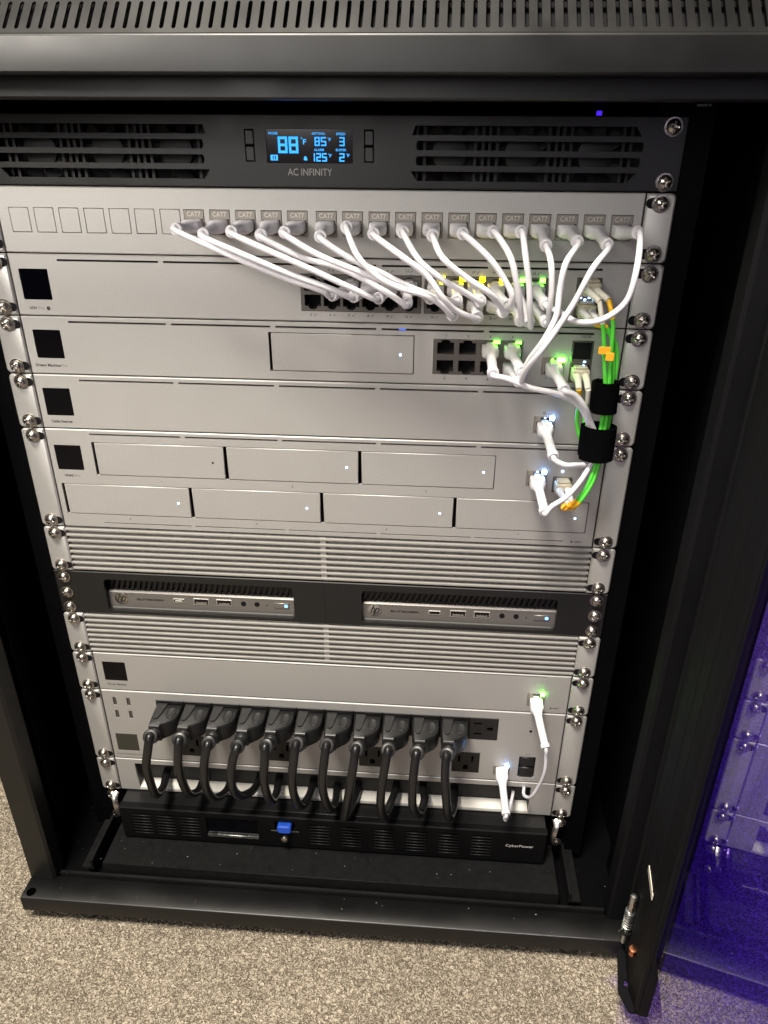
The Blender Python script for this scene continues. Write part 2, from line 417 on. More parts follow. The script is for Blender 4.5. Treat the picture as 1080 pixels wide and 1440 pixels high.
# ------------------------------------------------------------------ setting
def carpet():
    def axis(segs):
        out = []
        for a, b, st in segs: out += list(np.arange(a, b, st))
        out.append(segs[-1][1]); return np.array(out)
    xs = axis([(-2200, -560, 60), (-560, 620, 1.55), (620, 820, 4), (820, 2200, 60)])
    ys = axis([(-2600, -300, 60), (-300, 40, 1.55), (40, 200, 3.0), (200, 640, 5.0)])
    nx, ny = len(xs), len(ys)
    gx, gy = np.meshgrid(xs, ys)
    co = np.stack([gx.ravel() * S, gy.ravel() * S, np.zeros(nx * ny)], 1).astype(np.float32)
    i = np.arange(nx * ny).reshape(ny, nx)
    q = np.stack([i[:-1, :-1], i[:-1, 1:], i[1:, 1:], i[1:, :-1]], -1).reshape(-1, 4).astype(np.int32)
    me = bpy.data.meshes.new('carpet')
    me.vertices.add(len(co)); me.vertices.foreach_set('co', co.ravel())
    me.loops.add(q.size); me.loops.foreach_set('vertex_index', q.ravel())
    me.polygons.add(len(q)); me.polygons.foreach_set('loop_start', np.arange(0, q.size, 4, dtype=np.int32))
    me.polygons.foreach_set('loop_total', np.full(len(q), 4, dtype=np.int32))
    me.polygons.foreach_set('use_smooth', np.ones(len(q), dtype=bool))
    me.update(); me.validate()
    me.materials.append(M['carpet'])
    o = bpy.data.objects.new('carpet', me); COL.objects.link(o); o.location = (0, 0, FLOOR * S)
    o['kind'] = 'structure'; o['label'] = 'beige and brown looped pile carpet'
carpet()
b = MB(); b.box(-900, 2200, 640, 660, FLOOR - 5, 900); structure('wall', b, 'wall')

# ------------------------------------------------------------------ cabinet
cab = thing('rack_cabinet', 'black steel server rack cabinet with its glass door swung open', 'cabinet', (0, 0, FLOOR))
# sloped ventilated panel above the front lip
sl = math.radians(46)
def slope(x, y, t): return (x, -84.6 + t * math.cos(sl) + y * math.sin(sl), 34.8 + t * math.sin(sl) - y * math.cos(sl))
def slope_panel(x0, x1, rows, tmax):
    holes = []
    pitch = 6.6; n = int((x1 - x0 - 8) / pitch)
    for k in range(n):
        c = -148.75 + pitch * (k - round((-148.75 - x0 - 6) / pitch))
        if c < x0 + 5 or c > x1 - 5: continue
        for (a, e) in rows:
            holes.append((c - 1.15, c + 1.15, a + 0.75, e - 0.75)); holes.append((c - 0.8, c + 0.8, a + 0.25, e - 0.25)); holes.append((c - 0.45, c + 0.45, a, e))
    m = MB(); m.panel(x0, x1, 0.0, tmax, 0.0, 1.2, holes, b=0.01, T=slope); return m
slope_panel(-300, 300, [(3.2, 22.4), (27, 46.5)], 60).part('vent_panel', 'paint', cab)
b = MB()   # solid dark backing stands in for the shade behind the sloped slots
b.prism([(-78, 36), (-30, 36), (-30, 60), (-40, 66)], 'x', -296, 296); b.part('slot_dark_backing', 'hole', cab)
b = MB()
b.prism([(-86, 17.4), (-85.2, 16.6), (-60, 16.6), (-60, 33), (-83.0, 35.2), (-84.7, 35.0), (-85.7, 34.2), (-86, 33.0)], 'x', -300, 300)
b.part('header', 'paint', cab)
b = MB(); b.prism([(-64, 6.4), (-63, 5.4), (-42, 5.4), (-42, 16.5), (-64, 16.5)], 'x', -300, 300); b.part('top_rail', 'paint', cab)
b = MB(); b.box(-300, 300, -42.5, 700, 77, 79); b.part('roof', 'paint', cab)
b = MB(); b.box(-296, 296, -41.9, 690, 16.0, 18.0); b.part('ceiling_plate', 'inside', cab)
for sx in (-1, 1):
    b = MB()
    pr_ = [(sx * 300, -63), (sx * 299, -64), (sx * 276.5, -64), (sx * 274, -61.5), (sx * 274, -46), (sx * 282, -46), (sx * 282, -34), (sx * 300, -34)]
    b.prism(pr_, 'z', -683.8, 16.4); b.part('column', 'paint' if sx < 0 else 'paint_shaded', cab)  # right column takes the shaded copy of the same paint
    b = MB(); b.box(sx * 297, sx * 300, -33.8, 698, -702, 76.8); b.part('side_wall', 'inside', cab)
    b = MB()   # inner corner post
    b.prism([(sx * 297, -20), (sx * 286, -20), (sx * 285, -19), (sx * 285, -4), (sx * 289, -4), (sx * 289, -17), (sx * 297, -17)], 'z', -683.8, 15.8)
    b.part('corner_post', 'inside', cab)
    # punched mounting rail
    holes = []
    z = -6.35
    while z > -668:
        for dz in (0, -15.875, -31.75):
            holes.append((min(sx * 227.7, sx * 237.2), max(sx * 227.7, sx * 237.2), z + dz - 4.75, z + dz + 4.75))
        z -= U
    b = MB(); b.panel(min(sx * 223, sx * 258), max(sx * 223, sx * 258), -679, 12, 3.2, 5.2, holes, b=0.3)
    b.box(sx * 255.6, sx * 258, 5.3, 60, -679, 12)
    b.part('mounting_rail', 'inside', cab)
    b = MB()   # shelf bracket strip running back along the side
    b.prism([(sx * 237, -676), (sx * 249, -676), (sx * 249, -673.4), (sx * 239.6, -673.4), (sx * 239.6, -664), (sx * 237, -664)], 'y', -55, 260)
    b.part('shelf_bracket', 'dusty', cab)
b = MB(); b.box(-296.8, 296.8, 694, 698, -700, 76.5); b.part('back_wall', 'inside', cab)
# base: front lip, channel behind it
b = MB()
b.prism([(-86, -702), (-85.2, -703), (-58, -703), (-58, -686), (-61, -684), (-84.6, -684), (-85.6, -684.6), (-86, -685.4)], 'x', -300, 300)
b.part('base', 'paint', cab)
b = MB(); b.prism([(-57.8, -701), (-54, -701), (-54, -681.6), (-55, -680.8), (-57.8, -680.8)], 'x', -272, 272); b.part('base_flange', 'paint', cab)
holes = [(-281, -276.5, 23 + 8.0 * k, 27.6 + 8.0 * k) for k in range(6)]
b = MB(); b.panel(-296.5, 296.5, -53.5, 693, 690.0, 692.0, holes, b=0.05, T=lambda x, y, z: (x, z, -y)); b.part('floor_pan', 'inside', cab)
b = MB(); b.box(-228, 228, -53.2, 420, -671.5, -668.6, b=0.5); b.box(-228, 228, -53.2, -51.6, -689.6, -671.6); b.part('shelf', 'dusty', cab)
b = MB(); b.lathe([(4.6, 0), (4.6, -0.3)], (-292.0, -79.0, -683.65), 'z', 18); b.part('hinge_hole_shade', 'hole_shade', cab)  # dark disc laid on the base paints the shade of the hole
me = None
for (fx, fy) in ((-240, -88), (240, -88), (-240, 640), (240, 640)):
    b = MB(); b.lathe([(13, FLOOR), (14, FLOOR + 2), (14, FLOOR + 6), (11, FLOOR + 9), (6, FLOOR + 11), (5.5, -703.2)], (fx, fy + 22, 0), 'z', 20)
    b.part('foot', 'plastic', cab)
b = MB(); b.box(185.4, 188.4, 9, 12, -0.2, 2.6); b.part('violet_light_spot', 'violet_glow', cab)  # added glowing chip stands for violet light from behind, no lamp here
b = MB(); b.box(243.5, 252, -3, -1, 5.0, 6.2); b.part('top_clip', 'zinc', cab)

# the glass door, open about eighty degrees
da = math.radians(8)
DT = Vector((-math.sin(da), -math.cos(da), 0)); DN = Vector((-math.cos(da), math.sin(da), 0)); DO = Vector((290, -108, 0))
def dp(s, w_, z): p = DO + DT * s + DN * w_; return (p.x, p.y, z)
def dprism(mb, poly, z0, z1, mi=0):
    mb.prism([dp(s, w_, 0)[:2] for s, w_ in poly], 'z', z0, z1, mi)
b = MB(); dprism(b, [(-40, 7.6), (-38, 8.6), (-9, 8.6), (-8, 7.9), (26, 7.9), (28, 7.0), (42, 3.4), (45, 1.6), (45.6, 0.3), (45.6, -6.5), (-40, -6.5)], -681, 30)
dprism(b, [(-34, 8.7), (-33, 10.2), (-27.5, 10.2), (-26.5, 8.7)], -640, 26)
dprism(b, [(3, 7.95), (3.3, 8.5), (3.9, 8.5), (4.2, 7.95)], -640, 26)
dprism(b, [(24, 7.95), (24.3, 8.6), (25, 8.6), (25.4, 7.95)], -660, 26)
dprism(b, [(41.4, 3.8), (42.4, 5.0), (44.6, 4.6), (45.5, 2.0), (44, 1.8)], -676, 28)
door = b.part('door', 'paint_shaded', cab, 'black door stile with glass pane, swung open')
b = MB(); dprism(b, [(45.8, -5), (560, -5), (560, 0), (45.8, 0)], -600, 34); b.part('pane', 'glass', door)
b = MB()   # bottom hinge plate, chamfered, with a hole
def plate_ring(pts, hc, hr, z0, z1, mb):
    n = len(pts); hp = []
    for (x, y) in pts:
        d = Vector((x - hc[0], y - hc[1])).normalized(); hp.append((hc[0] + d.x * hr, hc[1] + d.y * hr))
    vv = [(x, y, z) for z in (z0, z1) for (x, y) in pts] + [(x, y, z) for z in (z0, z1) for (x, y) in hp]
    F = []
    for i in range(n):
        j = (i + 1) % n
        F += [[i, j, n + j, n + i], [2 * n + i, 3 * n + i, 3 * n + j, 2 * n + j], [n + i, n + j, 3 * n + j, 3 * n + i], [i, 2 * n + i, 2 * n + j, j]]
    mb.add(vv, F)
out_ = [(290, -86.6), (282, -88), (276.6, -98), (273.4, -115), (270.4, -131), (270.4, -134), (273.2, -143), (275.6, -149), (277.5, -150.2), (287.5, -149.6), (289.5, -148.4), (296, -134), (304, -118), (311, -103), (313, -98), (309, -92), (300, -87)]
plate_ring(out_, (279.0, -126), 3.6, -684.4, -681.4, b); b.part('hinge_plate', 'paint_shaded', door)
b = MB(); b.prism([(289.8, -148.4), (313.2, -98.2), (314.4, -98.6), (291, -148.9)], 'z', -681.3, -668); b.part('hinge_plate_flange', 'paint_shaded', door)
pinx = dp(-7.5, 12.2, 0)
b = MB(); b.lathe([(0.4, -600), (2.6, -600.6), (3.1, -602), (3.1, -628), (2.4, -628.4), (2.4, -664), (1.6, -665)], (pinx[0], pinx[1], 0), 'z', 16); b.part('hinge_pin', 'zinc', door)
b = MB(); pts = [(pinx[0] + 3.9 * math.cos(t * 0.5), pinx[1] + 3.9 * math.sin(t * 0.5), -620 - t * 0.255) for t in range(0, 96)]
pts += [(pts[-1][0] - 2 * k, pts[-1][1] - k, pts[-1][2] - 0.3 * k) for k in (1, 2)]
b.sweep(pts, 0.75, 6); b.part('hinge_spring', 'zinc', door)
b = MB(); b.lathe([(4.8, -648), (4.8, -650.5), (2.0, -651)], (pinx[0], pinx[1], 0), 'z', 16); b.part('hinge_washer', 'paint', door)
cp = dp(20, 10.5, 0)
b = MB(); b.lathe([(1.6, -640), (2.9, -639.2), (3.0, -637), (2.4, -636), (2.4, -633.6), (3.4, -633), (3.4, -631.6), (1.8, -631)], (cp[0], cp[1], 0), 'z', 16); b.part('hinge_bush', 'copper', door)
b = MB(); q = [dp(0, 8.9, -551), dp(28, 8.9, -551), dp(28, 8.9, -556.6), dp(0, 8.9, -556.6)]
q2 = [dp(0, 8.2, -551), dp(28, 8.2, -551), dp(28, 8.2, -556.6), dp(0, 8.2, -556.6)]
b.add(q + q2, [(0, 1, 2, 3), (4, 7, 6, 5), (0, 4, 5, 1), (1, 5, 6, 2), (2, 6, 7, 3), (3, 7, 4, 0)]); lab = b.part('barcode_label', 'label', door)
b = MB()
for k in range(17):
    s0 = 1.5 + k * 1.5; wd = random.choice((0.35, 0.6, 0.8))
    vv = [dp(s0, 9.0, -552.2), dp(s0 + wd, 9.0, -552.2), dp(s0 + wd, 9.0, -555.4), dp(s0, 9.0, -555.4)]
    b.add(vv, [(0, 1, 2, 3)])
o = b.part('barcode', 'ink_grey', door, recalc=False)
# lint and dust specks lying on the base and shelf
b = MB()
for k in range(70):
    x = random.uniform(-265, 285); 
    if random.random() < 0.55: y, z = random.uniform(-83, -62), -683.6
    else: y, z = random.uniform(-50, -24), -668.2
    r = random.choice((0.15, 0.2, 0.25, 0.4)); a = random.uniform(0, 3.1)
    dx, dy = math.cos(a) * r * random.uniform(1, 3), math.sin(a) * r * random.uniform(1, 3)
    b.add([(x - dx, y - dy, z), (x + dy * .4, y - dx * .4, z), (x + dx, y + dy, z), (x - dy * .4, y + dx * .4, z + 0.3)], [(0, 1, 2, 3)])
o = b.part('lint', 'dust', cab, recalc=False); o['kind'] = 'stuff'

# ------------------------------------------------------------------ screw (shared mesh)
def screw_mesh():
    b = MB()
    n = 40
    rings = [(0.0, -4.6), (0.7, -4.58), (1.2, -4.55), (1.7, -4.45), (2.2, -4.3), (2.7, -4.1), (3.3, -3.75), (3.9, -3.25), (4.5, -2.5), (4.95, -1.6), (5.0, -1.0), (6.1, -0.95), (6.25, -0.6), (6.25, 0.0)]
    vv = []; F = []
    for (r, h) in rings:
        for k in range(n):
            a = 2 * math.pi * k / n; u, v = r * math.cos(a), r * math.sin(a)
            d = 0.0
            if r < 3.0:
                for (p, q) in ((u, v), (v, u)):
                    if abs(q) < 0.72 - 0.05 * r and abs(p) < 2.8: d = max(d, 1.7 * (1 - abs(p) / 4.2))
            vv.append((u, h + d, v))
    for i in range(len(rings) - 1):
        for k in range(n):
            k2 = (k + 1) % n
            F.append([i * n + k, i * n + k2, (i + 1) * n + k2, (i + 1) * n + k])
    b.add(vv, F)
    return b.mesh('screw', 'nickel', angle=32)
SCREW = screw_mesh()
def slot_mesh():
    b = MB(); n = 10; pts = []
    for k in range(n + 1): a = math.radians(-90 + 180 * k / n); pts.append((3.4 + 3.3 * math.cos(a), 3.3 * math.sin(a)))
    for k in range(n + 1): a = math.radians(90 + 180 * k / n); pts.append((-3.4 + 3.3 * math.cos(a), 3.3 * math.sin(a)))
    b.prism(pts, 'y', -0.12, 0.3); return b.mesh('slot_shade', 'hole')  # thin dark plate paints the shade inside the ear slot
SLOT = slot_mesh()
def screws(root, zt, zb, y=0.0, slots=True, both=None, third=False, xo=231.6):
    zl = [zt - 6.35, zb + 6.35] + ([0.5 * (zt + zb)] if third else [])
    for sx in (-1, 1):
        for z in zl:
            if slots:
                place('slot_shade', SLOT, root, (sx * (xo - 2.6), y - 0.03, z))
            place('screw', SCREW, root, (sx * xo + random.uniform(-.3, .3), y - 0.1, z + random.uniform(-.25, .25)), (random.uniform(-.04, .04), random.uniform(0, 6.28), random.uniform(-.04, .04)), (0.93, 0.93, 0.93))
def ears(root, zt, zb, y=0.0, m='silver_ear'):
    for sx in (-1, 1):
        b = MB(); a0, a1 = sorted((sx * 222.6, sx * 241.2))
        cor = (1, 0, 0, 1) if sx > 0 else (0, 1, 1, 0)
        b.rplate(a0, a1, zb + 0.55, zt - 0.55, y - 0.9, y + 2.2, 3.2, 1.1, corners=cor)
        b.part('mounting_ear', m, root)
def slits(zc, ranges=None):
    r = ranges or [(-185.5, -111.2), (-107.4, -33.2), (-29.4, 44.6), (48.4, 122.2), (126.0, 200.4)]
    return [(a, c, zc - 0.75, zc + 0.75) for a, c in r]
def chassis(root, zt, zb, y0=14):
    b = MB(); b.box(-219.5, 219.5, y0, 330, zb + 1.2, zt - 1.2); b.part('chassis', 'dark', root)
def screen(root, x0, x1, zt, zb, m='screen', y=0.9):
    b = MB(); b.rplate(x0 + 0.05, x1 - 0.05, zb + 0.05, zt - 0.05, y - 0.75, y + 1.2, 1.2, 0.08); b.part('display', m, root)
def led(root, x, z, wx, wz, m, y=-0.25, name='status_led', d=0.6):
    b = MB(); b.box(x - wx / 2, x + wx / 2, y, y + d, z - wz / 2, z + wz / 2, b=0.08); b.part(name, m, root)
def port_holes(xc, zc, latch_up=True, w_=11.7, h=8.4):
    s_ = 1 if latch_up else -1
    H = [(xc - w_ / 2, xc + w_ / 2, zc - h / 2, zc + h / 2)]
    for (hw, e0, e1) in ((3.2, h / 2 - 0.01, h / 2 + 1.5), (1.9, h / 2 + 1.4, h / 2 + 2.3)):
        a, c = sorted((zc + s_ * e0, zc + s_ * e1)); H.append((xc - hw, xc + hw, a, c))
    return H
def pins(mb, xc, zc, latch_up):
    s_ = -1 if latch_up else 1
    for k in range(8):
        x = xc - 3.6 + k * 1.03
        mb.add([(x - .2, 11.5, zc + s_ * 3.8), (x + .2, 11.5, zc + s_ * 3.8), (x + .2, 4.5, zc + s_ * 2.2), (x - .2, 4.5, zc + s_ * 2.2)], [(0, 1, 2, 3)])

# ------------------------------------------------------------------ 1: fan panel
fan = thing('fan_panel', 'black rack fan panel with blue temperature readout at the top', 'fan panel', (0, 0, -U))
rows = [(-6.4, -11.9), (-15.2, -20.7), (-24.2, -29.7), (-33.2, -39.0)]
holes = []
for sx in (-1, 1):
    for k, (zt, zb) in enumerate(rows):
        i, o_ = ((68.0, 213.0), (70.5, 215.5), (70.5, 214.5), (67.5, 212.5))[k]
        for q in range(5):
            f = q / 4.0
            t0 = zt + (zb - zt) * q / 5; t1 = zt + (zb - zt) * (q + 1) / 5
            cut_in = {0: 0.0, 1: 0.0, 2: 0.0, 3: 0.0}[k]; co = 0.0
            if k == 0: co = 3.0 * (1 - f); ci = 1.6 * (1 - f)
            elif k == 3: co = 4.2 * f; ci = 3.6 * f
            else: co = ci = 0.6 * (abs(f - .5) * 2) ** 3
            a, c = sorted((sx * (i + ci), sx * (o_ - co))); holes.append((a, c, t1, t0))
holes.append((-28.2, 29.0, -29.0, -8.7))
for (a, c) in ((-42.6, -36.0), (36.4, 43.0)): holes.append((a, c, -28.4, -8.9))
b = MB(); b.panel(-241.3, 241.3, -U + 0.5, -0.3, 0, 2.6, holes, b=0.7); b.part('faceplate', 'fanpanel', fan)
b = MB(); b.box(-222, 222, 26, 200, -U + 2, -2); b.part('chassis', 'dark', fan)
for sx in (-1, 1):
    for k in range(3):
        x = sx * (92.5 + 47.5 * k); z = -22.5
        f = MB(); f.lathe([(10.5, 9.2), (11.5, 9.6), (11.5, 14), (4, 14.2)], (x, 0, z), 'y', 24)
        for q in range(7):
            a = q * 2 * math.pi / 7 + k; 
            r0, r1 = 11, 19.5
            vv = [(x + r0 * math.cos(a), 10.5, z + r0 * math.sin(a)), (x + r1 * math.cos(a + .2), 10, z + r1 * math.sin(a + .2)), (x + r1 * math.cos(a + .75), 15, z + r1 * math.sin(a + .75)), (x + r0 * math.cos(a + .6), 15, z + r0 * math.sin(a + .6))]
            f.add(vv + [(p, y + 1, r) for p, y, r in vv], [(0, 1, 2, 3), (7, 6, 5, 4), (0, 4, 5, 1), (1, 5, 6, 2), (2, 6, 7, 3), (3, 7, 4, 0)])
        fo = f.part('fan', 'dark', fan)
        g = MB()
        for (xa, xb) in ((x - 22.6, x - 20.6), (x + 20.6, x + 22.6)): g.box(xa, xb, 7.5, 20, -U + 3, -3)
        g.box(x - 20.5, x + 20.5, 7.5, 20, -4.6, -3); g.box(x - 20.5, x + 20.5, 7.5, 20, -U + 3, -U + 4.6)
        for sgn in (-1, 1): g.box(x + sgn * 16.6 - 1, x + sgn * 16.6 + 1, 7.2, 9, -U + 4.7, -4.7)
        g.part('fan_frame', 'dark', fo)
b = MB(); b.box(-28.0, 28.8, 0.5, 2.4, -28.8, -8.9); disp = b.part('display', 'lcdback', fan)
for (xa, xb) in ((-42.3, -36.3), (36.7, 42.7)):
    for (zt, zb) in ((-9.3, -18.3), (-18.9, -28.0)):
        b = MB(); b.box(xa, xb, -0.35, 2, zb, zt, b=0.7); b.part('button', 'plastic2', fan)
L7 = {'0': 'abcdef', '1': 'bc', '2': 'abged', '3': 'abgcd', '4': 'fgbc', '5': 'afgcd', '6': 'afgedc', '7': 'abc', '8': 'abcdefg', '9': 'abcfgd'}
def dx(px): return -28.0 + (px - 230) * 0.0975
def dz(py): return -8.9 - (py - 85) * 0.0900
def seg7(mb, ch, x0, x1, y0, y1, th):
    X0, X1, Z1, Z0 = dx(x0), dx(x1), dz(y0), dz(y1); zm = (Z0 + Z1) / 2; g = 0.12
    R = {'a': (X0 + g, X1 - g, Z1 - th, Z1), 'd': (X0 + g, X1 - g, Z0, Z0 + th), 'g': (X0 + g, X1 - g, zm - th / 2, zm + th / 2),
         'f': (X0, X0 + th, zm + g, Z1 - g), 'b': (X1 - th, X1, zm + g, Z1 - g), 'e': (X0, X0 + th, Z0 + g, zm - g), 'c': (X1 - th, X1, Z0 + g, zm - g)}
    for k in L7[ch]:
        a, c, e, f = R[k]; mb.add([(a, 0.42, e), (c, 0.42, e), (c, 0.42, f), (a, 0.42, f)], [(0, 1, 2, 3)])
b = MB()
seg7(b, '8', 307, 371, 134, 243, 1.55); seg7(b, '8', 381, 445, 134, 243, 1.55)
seg7(b, '8', 557, 592, 135, 194, 0.85); seg7(b, '5', 599, 636, 135, 194, 0.85); seg7(b, '3', 724, 760, 135, 194, 0.85)
seg7(b, '1', 530, 557, 240, 296, 0.85); seg7(b, '2', 565, 598, 240, 296, 0.85); seg7(b, '5', 604, 638, 240, 296, 0.85); seg7(b, '2', 722, 758, 240, 296, 0.85)
def tx(body, x0, x1, y0, y1, bold=0.0): put_text(b, body, (dx(x0) + dx(x1)) / 2, (dz(y0) + dz(y1)) / 2, abs(dx(x1) - dx(x0)), abs(dz(y0) - dz(y1)), 0.42, bold=bold)
tx('F', 478, 500, 150, 184, .02); tx('o', 464, 474, 137, 149, .02)
for (a, c, e) in ((646, 668, 138), (648, 670, 243), (770, 792, 241)):
    tx('F', a + 8, c, e + 4, e + 24, .02); tx('o', a, a + 6, e, e + 8, .02)
tx('PROBE', 246, 308, 105, 121, .015); tx('-SETTING-', 536, 632, 106, 121, .015); tx('SPEED', 703, 765, 107, 123, .015); tx('ALARM', 551, 618, 211, 227, .015); tx('BUFFER', 700, 770, 211, 227, .015)
def rect(x0, x1, y0, y1, y=0.42): b.add([(dx(x0), y, dz(y1)), (dx(x1), y, dz(y1)), (dx(x1), y, dz(y0)), (dx(x0), y, dz(y0))], [(0, 1, 2, 3)])
rect(252, 302, 254, 261); rect(252, 302, 285, 291); rect(252, 266, 261, 285); rect(289, 302, 261, 285); tx('1', 273, 283, 264, 283, .03)
rect(480, 503, 273, 289); rect(484, 498, 263, 274)
b.part('readout', 'lcd', disp, recalc=False)
b = MB(); put_text(b, 'AC INFINITY', 0.2, -34.3, 29.8, 4.3, -0.06, bold=0.004); b.part('lettering', 'ink_mid', fan, recalc=False)
screws(fan, 0, -U, 0, slots=False, xo=231.8)

# ------------------------------------------------------------------ 2: patch panel
pt, pb = -U, -2 * U
pat = thing('patch_bay', 'silver patch panel with seven blank squares and seventeen white cables', 'patch panel', (0, 0, pb))
keyx = [-88.8 + 18.0 * k for k in range(5)] + [3.2 + 18.02 * k for k in range(12)]
blankx = [-213.6 + 18.0 * k for k in range(7)]
holes = [(x, x + 14.4, -74.8, -58.2) for x in keyx + blankx]
b = MB(); b.panel(-221.6, 221.6, pb + 0.5, pt - 0.4, 0, 2.2, holes, b=0.7); b.part('faceplate', 'silver', pat)
chassis(pat, pt, pb, 16); ears(pat, pt, pb); screws(pat, pt, pb, -0.9)
for x in blankx:
    b = MB(); b.box(x + 0.28, x + 14.12, -0.1, 2, -74.5, -58.5, b=0.35); b.part('blank_insert', 'silver', pat)
for x in keyx:
    xc = x + 7.2
    b = MB(); b.panel(x + 0.25, x + 14.15, -74.55, -58.45, -0.35, 13, [(xc - 6.1, xc + 6.1, -72.6, -64.2), (xc - 3.2, xc + 3.2, -74.0, -72.5)], b=0.35)
    k = b.part('keystone_jack', 'jackgrey', pat)
    b = MB(); put_text(b, 'CAT7', xc, -61.2, 9.6, 3.2, -0.62, bold=0.02); b.part('lettering', 'letter_light', k, recalc=False)
    b = MB(); b.box(xc - 6.0, xc + 6.0, 9, 12.8, -74.1, -64.3); b.part('jack_cavity', 'hole', k)

# ------------------------------------------------------------------ 3: switch
st, sb = -2 * U, -3 * U
sw = thing('network_switch', 'silver network switch with two rows of ports and black square screen', 'switch', (0, 0, sb))
XA = [-1 + 13.8 * i for i in range(6)]; XB = [86.5 + 13.84 * i for i in range(6)]
holes = slits(-93.4) + [(-215.6, -194.0, -121.5, -99.6), (-9.6, 76.6, -125.6, -99.4), (78.6, 164.2, -125.6, -99.4), (183.8, 201.2, -127.2, -98.6)]
b = MB(); b.panel(-221.6, 221.6, sb + 0.5, st - 0.4, 0, 2.2, holes, b=0.7); b.part('faceplate', 'silver', sw)
chassis(sw, st, sb, 16); ears(sw, st, sb); screws(sw, st, sb, -0.9); screen(sw, -215.6, -194.0, -99.6, -121.5)
for (x0, x1, X) in ((-9.6, 76.6, XA), (78.6, 164.2, XB)):
    H = []
    for x in X: H += port_holes(x, -107.2, True, 11.9, 8.0) + port_holes(x, -117.8, False, 11.9, 8.0)
    b = MB(); b.panel(x0 + 0.15, x1 - 0.15, -125.4, -99.6, -0.4, 12, H, b=0.4); pbk = b.part('port_block', 'jackshield', sw)
    b = MB(); b.box(x0 + 0.5, x1 - 0.5, 11.6, 14, -125.2, -99.8); b.part('port_cavity', 'hole', pbk)
    b = MB()
    for x in X: pins(b, x, -107.2, True); pins(b, x, -117.8, False)
    b.part('contact_pins', 'copper', pbk, recalc=False)
for i, x in enumerate(XA):      # lamps that are off in the first bank
    for (z) in (-101.0,):
        led(sw, x + 4.5, z, 2.6, 1.9, 'jackshield', -0.55, 'port_led')
for i, x in enumerate(XB):
    led(sw, x + 4.6, -101.2, 3.5, 2.9, 'led_yellow' if i < 4 else 'led_green', -0.7, 'port_led')
    if i: led(sw, x + 4.6, -124.3, 1.8, 1.6, 'led_yellow', -0.7, 'port_led')
b = MB()
for i, x in enumerate(XA + XB):
    for (n_, z) in ((2 * i + 1, -96.7), (2 * i + 2, -127.9)):
        put_text(b, str(n_), x - 1.6, z, None, 1.7, -0.06, bold=.02)
        put_text(b, 'p' + ("'" if i < 8 else '"'), x + 1.7, z - 0.1, None, 2.0, -0.06, shear=0.3, bold=.02)
put_text(b, 'USW', -210.0, -127.5, 5.8, 2.1, -0.06, bold=0.03)
put_text(b, 'o', -198.5, -127.6, 2.9, 2.9, -0.06, bold=0.06); put_text(b, '+', -198.5, -127.6, 1.3, 1.3, -0.08, bold=0.02)
b.part('lettering', 'ink', sw, recalc=False)
b = MB(); put_text(b, 'Pro', -203.9, -127.5, 4.4, 2.1, -0.06); b.part('model_lettering', 'ink_grey', sw, recalc=False)
b = MB(); b.panel(184.0, 201.0, -127.0, -98.8, -0.5, 12, [(185.6, 199.6, -111.2, -100.2), (185.6, 199.6, -125.8, -114.6)], b=0.4); cg = b.part('transceiver_cage', 'jackshield', sw)
for (lx, lz) in ((187.6, -112.3), (190.6, -113.4), (193.4, -112.2), (196.5, -113.2)): led(sw, lx, lz, 1.6, 1.0, 'led_soft', -0.8, 'port_led')

# ------------------------------------------------------------------ 4: gateway
gt, gb = -3 * U, -4 * U
gw = thing('gateway_router', 'silver gateway router with one wide drive bay and eight small ports', 'router', (0, 0, gb))
GX = [95.4, 111.3, 127.2, 143.1]
holes = slits(-137.4) + [(-214.6, -193.2, -165.2, -143.5), (-35.2, 72.6, -170.4, -141.3), (86.4, 151.2, -169.6, -143.3), (165.7, 182.3, -168.0, -155.0), (185.8, 201.4, -173.4, -142.2)]
b = MB(); b.panel(-221.6, 221.6, gb + 0.5, gt - 0.4, 0, 2.2, holes, b=0.7); b.part('faceplate', 'silver', gw)
chassis(gw, gt, gb, 16); ears(gw, gt, gb); screws(gw, gt, gb, -0.9); screen(gw, -214.6, -193.2, -143.5, -165.2)
def bay(root, x0, x1, zt, zb, gap=1.6, led_m='led_soft', lx=None, lz=None):
    b = MB(); b.box(x0 + gap, x1 - 0.5, -0.15, 2.0, zb + 0.5, zt - 0.55, b=0.45); o = b.part('drive_bay', 'silver', root)
    b = MB(); b.box(lx - 0.75, lx + 0.75, -0.35, 0.2, lz - 0.75, lz + 0.75, b=0.1); b.part('status_led', led_m, o)
    return o
bay(gw, -35.2, 72.6, -141.3, -170.4, 1.9, lx=62.4, lz=-155.8)
led(gw, 63.6, -137.4, 5.0, 0.9, 'led_dim', 0.5)
H = []
for x in GX: H += port_holes(x, -150.0, True, 12.2, 8.4) + port_holes(x, -163.0, False, 12.2, 8.4)
b = MB(); b.panel(86.55, 151.05, -169.4, -143.5, -0.4, 12, H, b=0.4); pbk = b.part('port_block', 'jackshield', gw)
b = MB(); b.box(87, 150.6, 11.6, 14, -169.2, -143.7); b.part('port_cavity', 'hole', pbk)
b = MB()
for x in GX: pins(b, x, -150, True); pins(b, x, -163, False)
b.part('contact_pins', 'copper', pbk, recalc=False)
led(gw, 132.0, -144.6, 4.4, 2.0, 'led_green', -0.7, 'port_led'); led(gw, 147.6, -144.6, 4.0, 1.7, 'led_green', -0.7, 'port_led')
